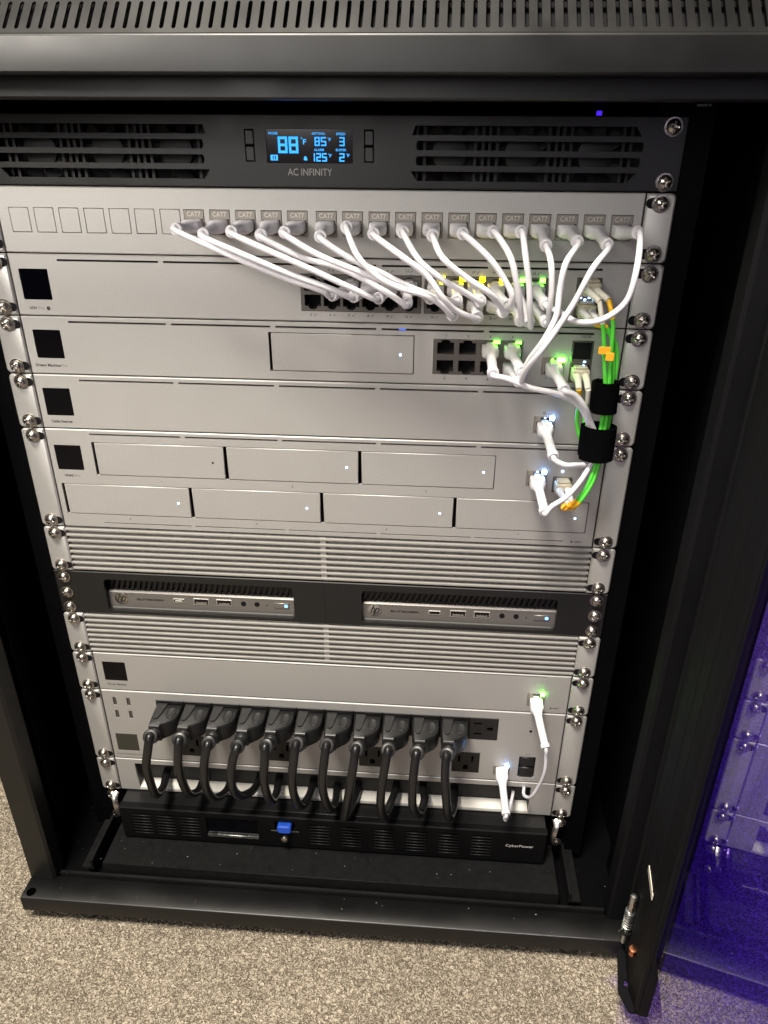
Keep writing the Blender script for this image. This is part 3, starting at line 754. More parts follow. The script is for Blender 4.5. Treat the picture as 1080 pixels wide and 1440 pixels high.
def single_port(root, x0, x1, zt, zb):
    xc = (x0 + x1) / 2
    b = MB(); b.panel(x0, x1, zb, zt, -0.35, 12, [(xc - 6.1, xc + 6.1, zb + 1.0, zb + 9.4), (xc - 3.2, xc + 3.2, zb + 9.3, zt - 1.0)], b=0.3); o = b.part('port', 'jackgrey', root)
    b = MB(); b.box(x0 + .4, x1 - .4, 9.5, 12, zb + .4, zt - .4); b.part('port_cavity', 'hole', o)
    return o
single_port(gw, 165.9, 182.1, -155.1, -167.9)
led(gw, 179.4, -156.5, 5.2, 2.4, 'led_greenhot', -0.7, 'port_led'); led(gw, 173.0, -156.3, 1.4, 0.9, 'led_green', -0.5, 'port_led')
b = MB(); b.panel(186, 201.2, -173.2, -142.4, -0.5, 12, [(187.2, 200.0, -155.6, -143.4), (187.2, 200.0, -172.2, -159.6)], b=0.4); cg = b.part('transceiver_cage', 'jackshield', gw)
b = MB(); b.box(187.3, 199.9, -0.2, 4, -155.5, -143.5, b=0.4); b.part('cage_plug', 'hole', cg)
led(gw, 196.0, -157.4, 1.8, 1.2, 'led_soft', -0.8, 'port_led'); led(gw, 195.6, -160.2, 1.4, 1.0, 'led_soft', -1.0, 'port_led')
b = MB()
for i, x in enumerate(GX): put_text(b, str(2 * i + 1), x, -141.0, None, 1.9, -0.06, bold=.02); put_text(b, str(2 * i + 2), x, -172.4, None, 1.9, -0.06, bold=.02)
put_text(b, 'Dream Machine', -207.6, -170.6, 19.6, 2.2, -0.06, bold=0.03)
put_text(b, '10G', 194.2, -139.4, None, 1.7, -0.06); put_text(b, 'O', 197.6, -139.4, 1.9, 1.9, -0.06, bold=.04); put_text(b, '9', 169.6, -170.6, None, 1.7, -0.06)
b.part('lettering', 'ink', gw, recalc=False)
b = MB(); put_text(b, 'Pro', -194.9, -170.6, 4.4, 2.2, -0.06); b.part('model_lettering', 'ink_grey', gw, recalc=False)
b = MB(); b.lathe([(0.9, -0.15), (0.9, 0.4)], (205.0, 0, -171.6), 'y', 12); b.part('reset_hole', 'hole', gw)

# ------------------------------------------------------------------ 5: modem
ct, cb = -4 * U, -5 * U
mo = thing('cable_modem', 'plain silver rack unit with one lit port at its right end', 'modem', (0, 0, cb))
holes = slits(-182.2, [(-185.4, -111.4), (-107.2, -33.2), (-29.4, 43.8), (47.4, 120.8), (124.6, 196.0)]) + [(-216.4, -194.6, -211.2, -188.8), (164.2, 180.4, -213.6, -199.8)]
b = MB(); b.panel(-221.6, 221.6, cb + 0.5, ct - 0.4, 0, 2.2, holes, b=0.7); b.part('faceplate', 'silver', mo)
chassis(mo, ct, cb, 16); ears(mo, ct, cb); screws(mo, ct, cb, -0.9); screen(mo, -216.4, -194.6, -188.8, -211.2)
single_port(mo, 164.4, 180.2, -199.9, -213.5)
led(mo, 177.6, -201.2, 3.4, 2.3, 'led_white', -0.7, 'port_led'); led(mo, 172.4, -201.0, 1.2, 1.2, 'led_soft', -0.6, 'port_led')
b = MB(); put_text(b, 'Cable Internet', -205.6, -216.0, 17.2, 2.3, -0.06, bold=0.03); put_text(b, '@', 171.6, -197.2, 2.2, 2.2, -0.06); b.part('lettering', 'ink', mo, recalc=False)

# ------------------------------------------------------------------ 6: storage server
nt_, nb = -5 * U, -7 * U
na = thing('storage_server', 'two-unit silver storage server with seven drive bays', 'server', (0, 0, nb))
topb = [(-185.2, -77.2), (-77.2, 30.9), (30.9, 138.4)]; botb = [(-217.0, -109.4), (-109.4, -0.6), (-0.6, 107.6), (107.6, 214.6)]
holes = slits(-226.5) + slits(-306.2, [(-186, -110.8), (-107.6, -31.6), (-28.2, 45.0), (48.6, 122.6), (126, 197.8)])
holes = [h if h[2] > -300 else (h[0], h[1], h[2] + 0.3, h[3] - 0.3) for h in holes]
holes += [(-216.8, -194.8, -258.0, -236.3), (163.0, 179.2, -257.7, -244.2), (183.6, 198.8, -262.6, -248.9)]
holes += [(a, c, -262.0, -233.0) for a, c in topb] + [(a, c, -298.4, -270.4) for a, c in botb]
b = MB(); b.panel(-221.6, 221.6, nb + 0.5, nt_ - 0.4, 0, 2.2, holes, b=0.7); b.part('faceplate', 'silver', na)
chassis(na, nt_, nb, 16); ears(na, nt_, nb); screws(na, nt_, nb, -0.9); screen(na, -216.8, -194.8, -236.3, -258.0)
for k, (a, c) in enumerate(topb): bay(na, a, c, -233.0, -262.0, 2.2, 'led_soft' if k else 'hole', lx=a + (98.5 if k else 98.2), lz=-247.4)
for k, (a, c) in enumerate(botb): bay(na, a, c, -270.4, -298.4, 2.2, 'led_soft', lx=a + 97.2, lz=-285.0)
single_port(na, 163.2, 179.0, -244.3, -257.6)
led(na, 176.4, -245.5, 3.4, 2.2, 'led_white', -0.7, 'port_led'); led(na, 171.0, -245.4, 1.6, 1.2, 'led_soft', -0.6, 'port_led'); led(na, 190.4, -244.4, 1.8, 1.8, 'led_soft', -0.4, 'port_led')
b = MB(); b.panel(183.8, 198.6, -262.4, -249.1, -0.5, 12, [(185, 197.4, -261.4, -250.2)], b=0.4); b.part('transceiver_cage', 'jackshield', na)
b = MB(); put_text(b, 'UNAS', -208.8, -263.0, 7.6, 2.2, -0.06, bold=0.03); put_text(b, 'RESET', 209.8, -306.4, 5.8, 1.4, -0.06, bold=.02); put_text(b, '1', 171.4, -241.8, None, 1.7, -0.06)
for k, (a, c) in enumerate(topb): put_text(b, str(k + 1), (a + c) / 2, -265.8, None, 1.6, -0.06, bold=.02)
for k, (a, c) in enumerate(botb): put_text(b, str(k + 4), (a + c) / 2, -301.6, None, 1.6, -0.06, bold=.02)
b.part('lettering', 'ink', na, recalc=False)
b = MB(); put_text(b, 'Pro', -201.7, -263.0, 4.6, 2.2, -0.06); b.part('model_lettering', 'ink_grey', na, recalc=False)
b = MB(); b.lathe([(0.8, -0.15), (0.8, 0.4)], (204.6, 0, -306.4), 'y', 12); b.part('reset_hole', 'hole', na)

# ------------------------------------------------------------------ 7 and 9: ribbed vent panels
def vent(top, label):
    bot = top - U
    v = thing('vent_panel', label, 'vent panel', (0, 0, bot), 'ribbed vent panels')
    zc = [top - 2.9 - k * 5.52 for k in range(8)]
    holes = []
    for k in range(7):
        z = (zc[k] + zc[k + 1]) / 2
        if k < 1: continue
        holes += [(-194, -3.2, z - 0.9, z + 1.1), (3.2, 194, z - 0.9, z + 1.1)]
    b = MB(); b.panel(-221.4, 221.4, bot + 0.5, top - 0.4, 4.4, 6.0, holes, b=0.2); b.part('backing_plate', 'silver', v)
    b = MB(); b.box(-219, 219, 16, 60, bot + 1, top - 1); b.part('chassis', 'dark', v)
    prof = [(4.35, -1.35), (0.6, -1.3), (-0.5, -0.9), (-0.8, 0.0), (-0.5, 0.9), (0.6, 1.3), (4.35, 1.35)]
    for z in zc:
        b = MB(); b.prism([(y, z + d) for y, d in prof], 'x', -222.0, 222.0); b.part('slat', 'rib', v)
    b = MB(); b.box(-2.4, 2.4, 0.9, 4.3, bot + 1.2, top - 1.2); b.part('centre_strap', 'silver', v)
    ears(v, top, bot); screws(v, top, bot, -0.9)
vent(-7 * U, 'ribbed silver vent panel directly above the black mini computer shelf')
vent(-9 * U, 'ribbed silver vent panel directly below the black mini computer shelf')

# ------------------------------------------------------------------ 8: shelf for the two mini computers
ht, hb = -8 * U, -9 * U
sh = thing('computer_shelf', 'flat black rack faceplate with two wide cut-outs', 'rack shelf', (0, 0, hb))
OP = [(-197.6, -27.8), (32.0, 200.6)]
holes = []
for a, c in OP:
    holes += [(a + 2.4, c - 2.4, -396.2, -363.2), (a + 0.8, c - 0.8, -395.4, -364.0), (a, c, -393.8, -365.6)]
b = MB(); b.panel(-241.2, 241.2, hb + 0.4, ht - 0.3, 0, 3.0, holes, b=0.6); b.part('faceplate', 'matteblack', sh)
b = MB(); b.box(-0.15, 0.15, -0.05, 0.2, hb + 1.2, ht - 1); b.part('seam', 'hole', sh)
screws(sh, ht, hb, 0, slots=False, third=True, xo=232.6)
def mini_pc(x0, x1, label, bright):
    r = thing('mini_computer', label, 'computer', ((x0 + x1) / 2, 20, -398), 'mini computers')
    yf = 5.5
    b = MB(); b.box(x0 - 3, x1 + 3, yf + 9, 180, -399.5, -361.5); b.part('case', 'plastic', r)
    b = MB(); b.prism([(yf + 8, -399), (yf + 1.2, -399), (yf, -397.6), (yf, -395.6), (yf + 0.6, -380.2), (yf + 2.2, -378.8), (yf + 8, -378.8)], 'x', x0 - 2, x1 + 2)
    fa = b.part('front_panel', 'pcface', r)
    b = MB(); b.prism([(yf - .25, -396.4), (yf + 1.2, -398.4), (yf + 3, -398.4), (yf + 3, -395.4), (yf - .05, -395.4)], 'x', x0 + 1.5, x1 - 2.2); b.part('front_edge', 'pcedge', fa)
    b = MB()   # dark slanted-bar air intake
    b.box(x0 - 2, x1 + 2, yf + 7, yf + 8.8, -378.6, -362)
    n = 34; wd = (x1 - x0) / n
    for k in range(-1, n + 1):
        xa = x0 + k * wd
        q = [(xa, -378.4), (xa + wd * 0.42, -378.4), (xa + wd * 0.42 + 5.0, -362.4), (xa + 5.0, -362.4)]
        b.prism(q, 'y', yf + 3.4, yf + 6.9)
    g = b.part('air_intake', 'plastic', r)
    c0 = x0 + 11.0
    b = MB(); b.lathe([(6.1, yf - 0.15), (5.8, yf - 0.35), (0.2, yf - 0.35)], (c0, 0, -386.2), 'y', 28); lg = b.part('emblem', 'nickel' if bright else 'jackgrey', fa)
    b = MB()
    # two slanted letters cut through the disc
    def stroke(pts, th):
        for (xa, za), (xb, zb) in zip(pts[:-1], pts[1:]):
            d = Vector((xb - xa, zb - za)).normalized(); nn = Vector((-d.y, d.x)) * th / 2
            b.add([(c0 + xa - nn.x, yf - 0.45, -386.2 + za - nn.y), (c0 + xb - nn.x, yf - 0.45, -386.2 + zb - nn.y), (c0 + xb + nn.x, yf - 0.45, -386.2 + zb + nn.y), (c0 + xa + nn.x, yf - 0.45, -386.2 + za + nn.y)], [(0, 1, 2, 3)])
    stroke([(-0.4, 5.6), (-3.4, -3.0)], 1.15); stroke([(-1.9, 2.2), (0.1, 2.2), (0.5, 1.4), (-1.0, -3.0)], 1.05)
    stroke([(2.1, 2.6), (-0.9, -5.7)], 1.15); stroke([(2.0, 2.2), (4.1, 2.2), (4.3, 1.4), (3.0, -2.3), (2.6, -2.8), (0.6, -2.8)], 1.05)
    b.part('emblem_letters', 'ink', lg, recalc=False)
    b = MB(); put_text(b, 'ELITEDESK', x0 + 38.0, -386.6, 25.5, 1.9, yf + 0.1, bold=0.03); b.part('lettering', 'ink', fa, recalc=False)
    def opening(xc, w_, h, zc=-386.2): 
        m = MB(); m.box(xc - w_ / 2, xc + w_ / 2, yf - 0.1, yf + 1.2, zc - h / 2, zc + h / 2, b=0.3); return m
    def rim(xc, w_, h, zc=-386.2):
        m = MB(); m.panel(xc - w_ / 2 - .7, xc + w_ / 2 + .7, zc - h / 2 - .7, zc + h / 2 + .7, yf - 0.2, yf + 1.2, [(xc - w_ / 2, xc + w_ / 2, zc - h / 2, zc + h / 2)], b=0.2); m.part('port_rim', 'pcedge', fa)
    rim(x0 + 64, 9.0, 2.9); opening(x0 + 64, 9.0, 2.9).part('usb_port', 'hole', fa)
    if bright:
        b = MB(); b.box(x0 + 60.6, x0 + 67.4, yf - 0.18, yf + .3, -386.9, -385.5, b=0.2); b.part('usb_tongue', 'cream', fa)
    for xo in (84.6, 105.4):
        rim(x0 + xo, 12.6, 5.4); opening(x0 + xo, 12.6, 5.4).part('usb_port', 'hole', fa)
        b = MB(); b.box(x0 + xo - 5.2, x0 + xo + 5.2, yf - 0.2, yf + .5, -388.4, -386.9, b=0.15)
        for q in (-3.9, -1.3, 1.3, 3.9): b.box(x0 + xo + q - .6, x0 + xo + q + .6, yf - 0.3, yf + .1, -387.0, -386.2)
        b.part('usb_tongue', 'jackgrey', fa)
    for xo in (123.0, 135.2):
        b = MB(); b.lathe([(2.3, yf - 0.1), (2.3, yf + 1)], (x0 + xo, 0, -386.2), 'y', 18); b.part('audio_jack', 'hole', fa)
    b = MB(); b.lathe([(0.5, yf - 0.05), (0.5, yf + 1)], (x0 + 144, 0, -386.8), 'y', 10); b.part('activity_light', 'hole', fa)
    b = MB(); b.box(x0 + 150.6, x0 + 164.2, yf - 0.5, yf + 1, -389.0, -383.6, b=0.4); pb_ = b.part('power_button', 'pcface', fa)
    b = MB(); b.lathe([(1.5, yf - 0.65), (1.5, yf + .1)], (x0 + 161.6, 0, -386.3), 'y', 14); b.part('power_led', 'led_blue', pb_)
    b = MB()
    for xo in (53, 75, 96): put_text(b, '<-', x0 + xo, -386.2, 3.2, 1.1, yf + 0.1, bold=.02)
    put_text(b, 'o', x0 + 117, -386.2, 1.8, 1.8, yf + .1); put_text(b, 'n', x0 + 129.4, -386.2, 1.8, 1.8, yf + .1)
    b.part('port_symbols', 'ink_grey', fa, recalc=False)
mini_pc(-197.6, -27.8, 'left mini computer with bright round emblem behind the shelf cut-out', True)
mini_pc(32.0, 200.6, 'right mini computer with dull round emblem behind the shelf cut-out', False)

# ------------------------------------------------------------------ 10: power backup unit
bt, bb = -10 * U, -11 * U
pbu = thing('backup_power_unit', 'silver power backup unit with green lit port, above the black plugs', 'power unit', (0, 0, bb))
holes = slits(-446.9, [(-183.2, -108.8), (-104.8, -33.2), (-29.6, 45.4), (48.6, 122.2), (126.4, 199.6)])
holes = [(a, c, e + 0.3, f - 0.3) for a, c, e, f in holes] + [(-214.4, -192.4, -477.2, -455.0), (184.4, 200.4, -480.4, -465.2)]
b = MB(); b.panel(-221.6, 221.6, bb + 0.5, bt - 0.4, 0, 2.2, holes, b=0.7); b.part('faceplate', 'silver', pbu)
chassis(pbu, bt, bb, 16); ears(pbu, bt, bb); screws(pbu, bt, bb, -0.9); screen(pbu, -214.4, -192.4, -455.0, -477.2)
single_port(pbu, 184.6, 200.2, -465.3, -480.3)
led(pbu, 197.9, -466.6, 3.2, 2.6, 'led_greenhot', -0.9, 'port_led')
b = MB(); put_text(b, 'Power Backup', -203.6, -481.8, 18.4, 2.3, -0.06, bold=0.03); put_text(b, 'RESET', 211.4, -482.4, 5.6, 1.3, -0.06, bold=.02); b.part('lettering', 'ink', pbu, recalc=False)
b = MB(); b.lathe([(0.8, -0.15), (0.8, 0.4)], (206.6, 0, -482.4), 'y', 12); b.part('reset_hole', 'hole', pbu)

# ------------------------------------------------------------------ 11: power distribution unit
dt, db = -11 * U, -13 * U
pd = thing('power_distribution_unit', 'two-unit silver outlet panel with a row of black outlets', 'outlet panel', (0, 0, db))
ux = [(-211.2, -503.0), (-197.6, -503.0), (-211.2, -519.2), (-197.6, -519.2)]
lows = [-139.5, -49.0, 41.6, 132.6]
holes = [(-215.9, -193.8, -566.8, -544.6), (159.9, 175.8, -569.0, -557.2), (183.6, 199.6, -571.2, -544.2), (-168.6, 160.8, -525.6, -498.4)]
holes += [(x - 13.4, x + 13.4, -568.8, -542.4) for x in lows] + [(x, x + 3.4, z - 5.0, z + 5.0) for x, z in ux]
b = MB(); b.panel(-221.6, 221.6, db + 0.5, dt - 0.4, 0, 2.2, holes, b=0.9); b.part('faceplate', 'silver', pd)
b = MB(); b.box(-219.5, 219.5, 18, 330, db + 1.2, dt - 1.2); b.part('chassis', 'dark', pd)
ears(pd, dt, db); screws(pd, dt, db, -0.9); screen(pd, -215.9, -193.8, -544.6, -566.8, 'epaper')
for (x, z) in ux:
    b = MB(); b.box(x + 0.5, x + 2.9, 0.3, 3, z - 4.4, z + 4.4, b=0.5); b.part('usb_port', 'jackshield', pd)
def outlet(xc, zc, wx, wz, turned):
    H = []
    if turned:    # blades lie flat, ground hole to the right
        H = [(xc - 9.5, xc - 1.5, zc + 5.2, zc + 7.4), (xc - 9.5, xc - 1.5, zc - 7.4, zc - 5.2), (xc + 4.0, xc + 9.0, zc - 2.4, zc + 2.4), (xc + 3.2, xc + 4.1, zc - 1.6, zc + 1.6)]
    else:
        H = [(xc - 7.4, xc - 5.2, zc + 0.5, zc + 8.5), (xc + 5.2, xc + 7.4, zc + 0.5, zc + 8.5), (xc - 2.4, xc + 2.4, zc - 9, zc - 4.2), (xc - 1.6, xc + 1.6, zc - 4.3, zc - 3.2)]
    b = MB(); b.panel(xc - wx / 2, xc + wx / 2, zc - wz / 2, zc + wz / 2, -0.3, 9, H, b=0.5); o = b.part('outlet', 'plastic', pd)
    b = MB(); b.box(xc - wx / 2 + .6, xc + wx / 2 - .6, 8.8, 10, zc - wz / 2 + .6, zc + wz / 2 - .6); b.part('outlet_inside', 'hole', o)
OX = [-168.4 + 27.43 * (i + 0.5) for i in range(12)]
for x in OX: outlet(x, -512.0, 27.2, 26.8, True)
for x in lows: outlet(x, -555.6, 26.6, 26.2, False)
b = MB(); b.lathe([(1.5, -0.15), (1.5, 0.4)], (191.4, 0, -511.8), 'y', 14); b.part('reset_hole', 'hole', pd)
for (zt, zb) in ((-545.2, -556.6), (-558.2, -570.4)):
    b = MB(); b.box(184.6, 198.6, -0.2, 3, zb, zt, b=0.8); b.part('port_cover', 'plastic', pd)
single_port(pd, 160.1, 175.6, -557.2, -568.9)
led(pd, 172.8, -558.2, 2.8, 2.2, 'led_white', -0.9, 'port_led')
b = MB(); put_text(b, 'Power Distribution Pro', -205.0, -571.4, 25.4, 2.3, -0.06, bold=0.02)
put_text(b, 'RPS', 191.4, -541.2, 5, 1.5, -0.06); put_text(b, 'RPS', 191.4, -573.6, 5, 1.5, -0.06); put_text(b, '15', 191.4, -516.2, None, 1.4, -0.06)
for k, x in enumerate(lows): put_text(b, str(13 + k), x, -571.4, None, 1.3, -0.06)
put_text(b, '12', OX[11], -528.2, None, 1.3, -0.06)
for (x, z), n_ in zip(ux, '1234'): put_text(b, n_, x - 2.6, z - 2.6, None, 1.3, -0.06)
b.part('lettering', 'ink_grey', pd, recalc=False)

# ------------------------------------------------------------------ 13: cable pass-through panel
rt, rb = -13 * U, -14 * U
br = thing('pass_through_panel', 'silver cable pass-through panel with long slot, below the outlets', 'cable panel', (0, 0, rb))
b = MB(); b.panel(-221.6, 221.6, rb + 0.5, rt - 0.4, 0, 2.2, [(-202.2, 198.8, -620.2, -584.2)], b=0.7); b.part('faceplate', 'silver', br)
ears(br, rt, rb); screws(br, rt, rb, -0.9)
b = MB(); b.prism([(2.3, -620.6), (15, -620.6), (15, -619), (2.3, -619.6)], 'x', -202.0, 198.6); b.part('slot_ledge', 'ledge_lit', br)
b = MB(); b.box(-202, 198.6, 15.2, 18, -620.6, -583.4); b.part('slot_back', 'dark', br)
b = MB(); b.box(-202, 198.6, 2.3, 15, -583.6, -582.4)
for sx in (-202.6, 198.9): b.box(sx, sx + .5, 2.3, 15, -620.4, -583.4)
b.part('slot_sides', 'dark', br)

# ------------------------------------------------------------------ 14: battery backup at the bottom
ut, ub = -14 * U - 0.8, -15 * U
up = thing('battery_backup', 'black battery backup with slotted front in the lowest slot', 'battery backup', (0, 0, ub))
yf = -22.0
cx_ = [(-204, -184), (-179, -159.5), (-154.5, -134)] + [(-20.7 + 32.6 * k, -0.2 + 32.6 * k) for k in range(6)]
holes = []
for (a, c) in cx_:
    for k in range(7): holes.append((a, c, -632.6 - 4.2 * k, -630.8 - 4.2 * k))
holes += [(-127, -73.4, -657.0, -630.4), (-56, -35, -642, -629.4)]
b = MB(); b.panel(-216.5, 216.5, ub + 0.4, ut, yf, yf + 7, holes, b=1.1); b.part('front_panel', 'upsface', up)
for (a, c) in cx_:
    b = MB()
    for k in range(7): b.box(a + .2, c - .2, yf - 0.55, yf + 0.6, -633.6 - 4.2 * k, -632.75 - 4.2 * k, b=0.15)
    b.part('louvre', 'plastic', up)
b = MB(); b.box(-215.8, 215.8, yf + 7.05, 300, ub + 0.6, ut - 0.2, b=0.4); b.part('case', 'plastic', up)
b = MB(); b.box(-126.8, -73.6, yf + 1.6, yf + 6.9, -653.4, -630.6); b.part('display', 'screen', up)
b = MB(); b.box(-126.8, -73.6, yf - 0.5, yf + 1.4, -657.2, -653.8, b=0.3); b.part('display_ledge', 'zinc', up)
b = MB(); b.rplate(-52.6, -38.6, -640.4, -630.4, yf - 5.5, yf + 6, 2.6, 1.2); b.part('connector', 'bluecap', up, 'blue square plug in the front')
b = MB(); b.lathe([(1.2, yf - 7.5), (3.4, yf - 6.6), (4.2, yf - 4.6), (3.6, yf - 2.4), (2.2, yf - 1.2), (2.2, yf + .2)], (-45.6, 0, -648.2), 'y', 20); b.part('knob', 'nickel', up)
b = MB(); b.box(-60.0, -31.5, yf - 0.25, yf + .2, -643.3, -642.5); b.part('trim_line', 'zinc', up)
b = MB(); put_text(b, 'CyberPower', 190.4, -642.6, 27.4, 4.4, yf - 0.06, bold=0.012); b.part('lettering', 'ink_white', up, recalc=False)
# bent steel retaining clips either side of it, with a screw each
for sx in (-1, 1):
    b = MB(); x = sx * 226.5
    pts = [(x, -2, -624), (x + sx * .6, -7, -627), (x - sx * 1.8, -11, -636), (x - sx * 1.2, -10.5, -647), (x + sx * 2.0, -7, -653), (x + sx * 4, -4, -655)]
    b.sweep(spline(pts, 5), (2.9, 0.8), 8, up=(0, -1, 0)); b.part('retaining_clip', 'nickel', up)
    place('screw', SCREW, up, (sx * 231.6, -1, -628.6), (0.05, 0.7, 0))
    place('screw', SCREW, up, (sx * 230.0, -3.2, -654.2), (-0.1, 0.3, 0), (0.8, 0.8, 0.8))

PATCH=[
 (1,(-81.8, -68.2),(26.6, -105.6),[(-82.5, -34.0, -67.5), (-43.6, -44.0, -83.2), (-11.8, -44.0, -95.5), (13.6, -44.0, -103.5), (19.2, -34.0, -107.1)]),
 (2,(-63.8, -68.2),(40.4, -105.6),[(-64.8, -34.0, -69.9), (-38.0, -47.0, -80.5), (-6.4, -47.0, -92.7), (20.9, -45.5, -102.2), (33.5, -34.0, -107.7)]),
 (3,(-45.8, -68.2),(54.2, -105.6),[(-46.3, -34.0, -68.3), (-14.3, -50.0, -80.2), (8.1, -50.0, -89.3), (35.0, -47.0, -101.7), (49.7, -34.0, -108.3)]),
 (4,(-27.8, -68.2),(68.0, -105.6),[(-27.2, -34.0, -69.8), (-15.2, -40.0, -76.7), (2.0, -40.0, -83.9), (20.5, -40.0, -88.0), (39.0, -40.0, -95.7), (57.8, -42.0, -105.3), (67.8, -34.0, -110.7)]),
 (5,(-9.8, -68.2),(86.5, -105.6),[(-11.3, -34.0, -68.2), (10.6, -49.0, -79.5), (35.4, -49.0, -89.0), (58.1, -49.0, -97.3), (76.4, -46.5, -103.2), (83.7, -34.0, -107.7)]),
 (6,(10.2, -68.2),(100.3, -105.6),[(11.3, -34.0, -70.1), (30.2, -43.0, -82.1), (50.8, -43.0, -91.0), (71.6, -43.0, -100.4), (88.0, -43.5, -105.3), (100.7, -34.0, -108.7)]),
 (7,(28.2, -68.2),(100.3, -118.6),[(28.5, -34.0, -65.1), (37.2, -53.0, -79.8), (49.3, -53.0, -91.6), (62.9, -53.0, -98.3), (81.2, -53.0, -103.3), (91.4, -48.5, -110.2), (98.8, -34.0, -118.5)]),
 (8,(46.2, -68.2),(114.2, -118.6),[(45.9, -34.0, -68.3), (65.6, -58.0, -79.1), (80.8, -58.0, -89.8), (91.1, -58.0, -103.0), (99.7, -51.0, -112.2), (114.9, -34.0, -119.1)]),
 (9,(64.2, -68.2),(114.2, -105.6),[(64.6, -34.0, -67.2), (76.0, -50.0, -82.5), (93.0, -50.0, -94.8), (106.1, -47.0, -102.1), (116.1, -34.0, -108.8)]),
 (10,(82.2, -68.2),(128.0, -118.6),[(83.3, -34.0, -68.6), (90.1, -57.0, -79.2), (105.2, -57.0, -90.8), (119.0, -57.0, -99.2), (126.6, -50.5, -106.8), (131.2, -34.0, -115.9)]),
 (11,(100.2, -68.2),(128.0, -105.6),[(102.2, -34.0, -67.5), (120.3, -50.0, -81.0), (131.1, -50.0, -94.9), (135.3, -50.0, -102.3), (135.1, -47.0, -108.7), (132.6, -34.0, -110.8)]),
 (12,(118.2, -68.2),(141.9, -118.6),[(121.0, -34.0, -66.4), (132.1, -54.0, -79.0), (137.4, -54.0, -95.0), (141.5, -49.0, -111.3), (143.3, -34.0, -120.8)]),
 (13,(136.2, -68.2),(141.9, -105.6),[(138.4, -34.0, -66.1), (141.6, -50.0, -78.5), (145.4, -50.0, -95.5), (147.6, -47.0, -111.6), (148.4, -34.0, -120.7)]),
 (14,(154.2, -68.2),(155.7, -118.6),[(155.2, -34.0, -73.1), (157.4, -52.0, -82.2), (159.7, -52.0, -99.3), (160.1, -48.0, -111.1), (159.7, -34.0, -120.9)]),
 (15,(172.2, -68.2),(143, -149.6),[(174.1, -34.0, -70.7), (164.9, -60.0, -81.7), (163.3, -60.0, -97.8), (162.8, -60.0, -113.0), (156.8, -60.0, -127.9), (150.1, -52.0, -142.7), (146.2, -34.0, -154.1)]),
 (16,(190.2, -68.2),(143, -163),[(192.8, -34.0, -72.1), (179.9, -66.0, -83.9), (172.1, -66.0, -102.9), (163.9, -66.0, -118.3), (154.5, -66.0, -134.2), (148.1, -55.0, -149.0), (145.5, -34.0, -162.6)]),
 (17,(208.2, -68.2),(155.7, -105.6),[(210.3, -34.0, -65.6), (207.8, -60.0, -84.3), (204.3, -60.0, -103.4), (190.7, -60.0, -114.6), (175.5, -60.0, -115.8), (165.1, -52.0, -111.5), (158.5, -34.0, -109.8)]),
]
POWER=[
 [(-158.9, -42.0, -504.7), (-159.9, -50.0, -513.5), (-163.4, -51.0, -531.3), (-165.4, -46.0, -556.7), (-167.7, -34.0, -587.9), (-169.0, -14.0, -599.0), (-175.5, 10.0, -608.1)],
 [(-131.8, -42.0, -506.1), (-131.8, -50.0, -514.8), (-133.2, -51.0, -528.9), (-134.2, -46.0, -554.1), (-134.6, -34.0, -584.1), (-133.5, -14.0, -602.0), (-136.5, 10.0, -612.0)],
 [(-104.8, -42.0, -508.0), (-107.6, -50.0, -519.0), (-109.8, -51.0, -536.8), (-111.8, -46.0, -561.4), (-110.4, -34.0, -587.7), (-106.6, -14.0, -602.6), (-108.0, 10.0, -613.7)],
 [(-78.0, -42.0, -509.6), (-82.0, -50.0, -520.5), (-84.6, -51.0, -538.3), (-85.9, -46.0, -561.1), (-83.2, -34.0, -582.5), (-77.1, -14.0, -596.2), (-76.7, 10.0, -606.0)],
 [(-51.4, -42.0, -507.5), (-52.4, -50.0, -519.8), (-54.1, -51.0, -537.5), (-54.2, -46.0, -562.7), (-53.2, -34.0, -586.6), (-53.4, -14.0, -598.1), (-56.6, 10.0, -606.9)],
 [(-23.4, -42.0, -503.5), (-25.5, -50.0, -515.9), (-27.6, -51.0, -535.3), (-28.0, -46.0, -564.4), (-24.5, -34.0, -590.9), (-20.5, -14.0, -599.2), (-21.1, 10.0, -608.4)],
 [(4.1, -42.0, -503.2), (2.1, -50.0, -515.5), (0.3, -51.0, -535.2), (0.1, -46.0, -562.0), (3.9, -34.0, -593.2), (5.8, -14.0, -604.8), (3.9, 10.0, -614.4)],
 [(30.9, -42.0, -504.8), (28.7, -50.0, -516.8), (25.9, -51.0, -538.9), (21.3, -46.0, -572.0), (17.5, -34.0, -604.6), (22.2, -14.0, -608.4), (25.4, 10.0, -610.5)],
 [(59.5, -42.0, -504.3), (56.9, -50.0, -518.5), (54.3, -51.0, -541.8), (53.3, -46.0, -573.2), (56.3, -34.0, -598.2), (61.3, -14.0, -601.0), (64.9, 10.0, -607.2)],
 [(85.4, -42.0, -505.7), (83.2, -50.0, -520.2), (82.5, -51.0, -543.6), (83.6, -46.0, -570.5), (89.8, -34.0, -591.8), (94.2, -14.0, -596.1), (92.4, 10.0, -602.8)],
 [(112.4, -42.0, -505.7), (111.2, -50.0, -521.3), (112.8, -51.0, -542.9), (115.4, -46.0, -571.4), (119.2, -34.0, -594.4), (123.1, -14.0, -599.5), (124.4, 10.0, -606.1)],
]
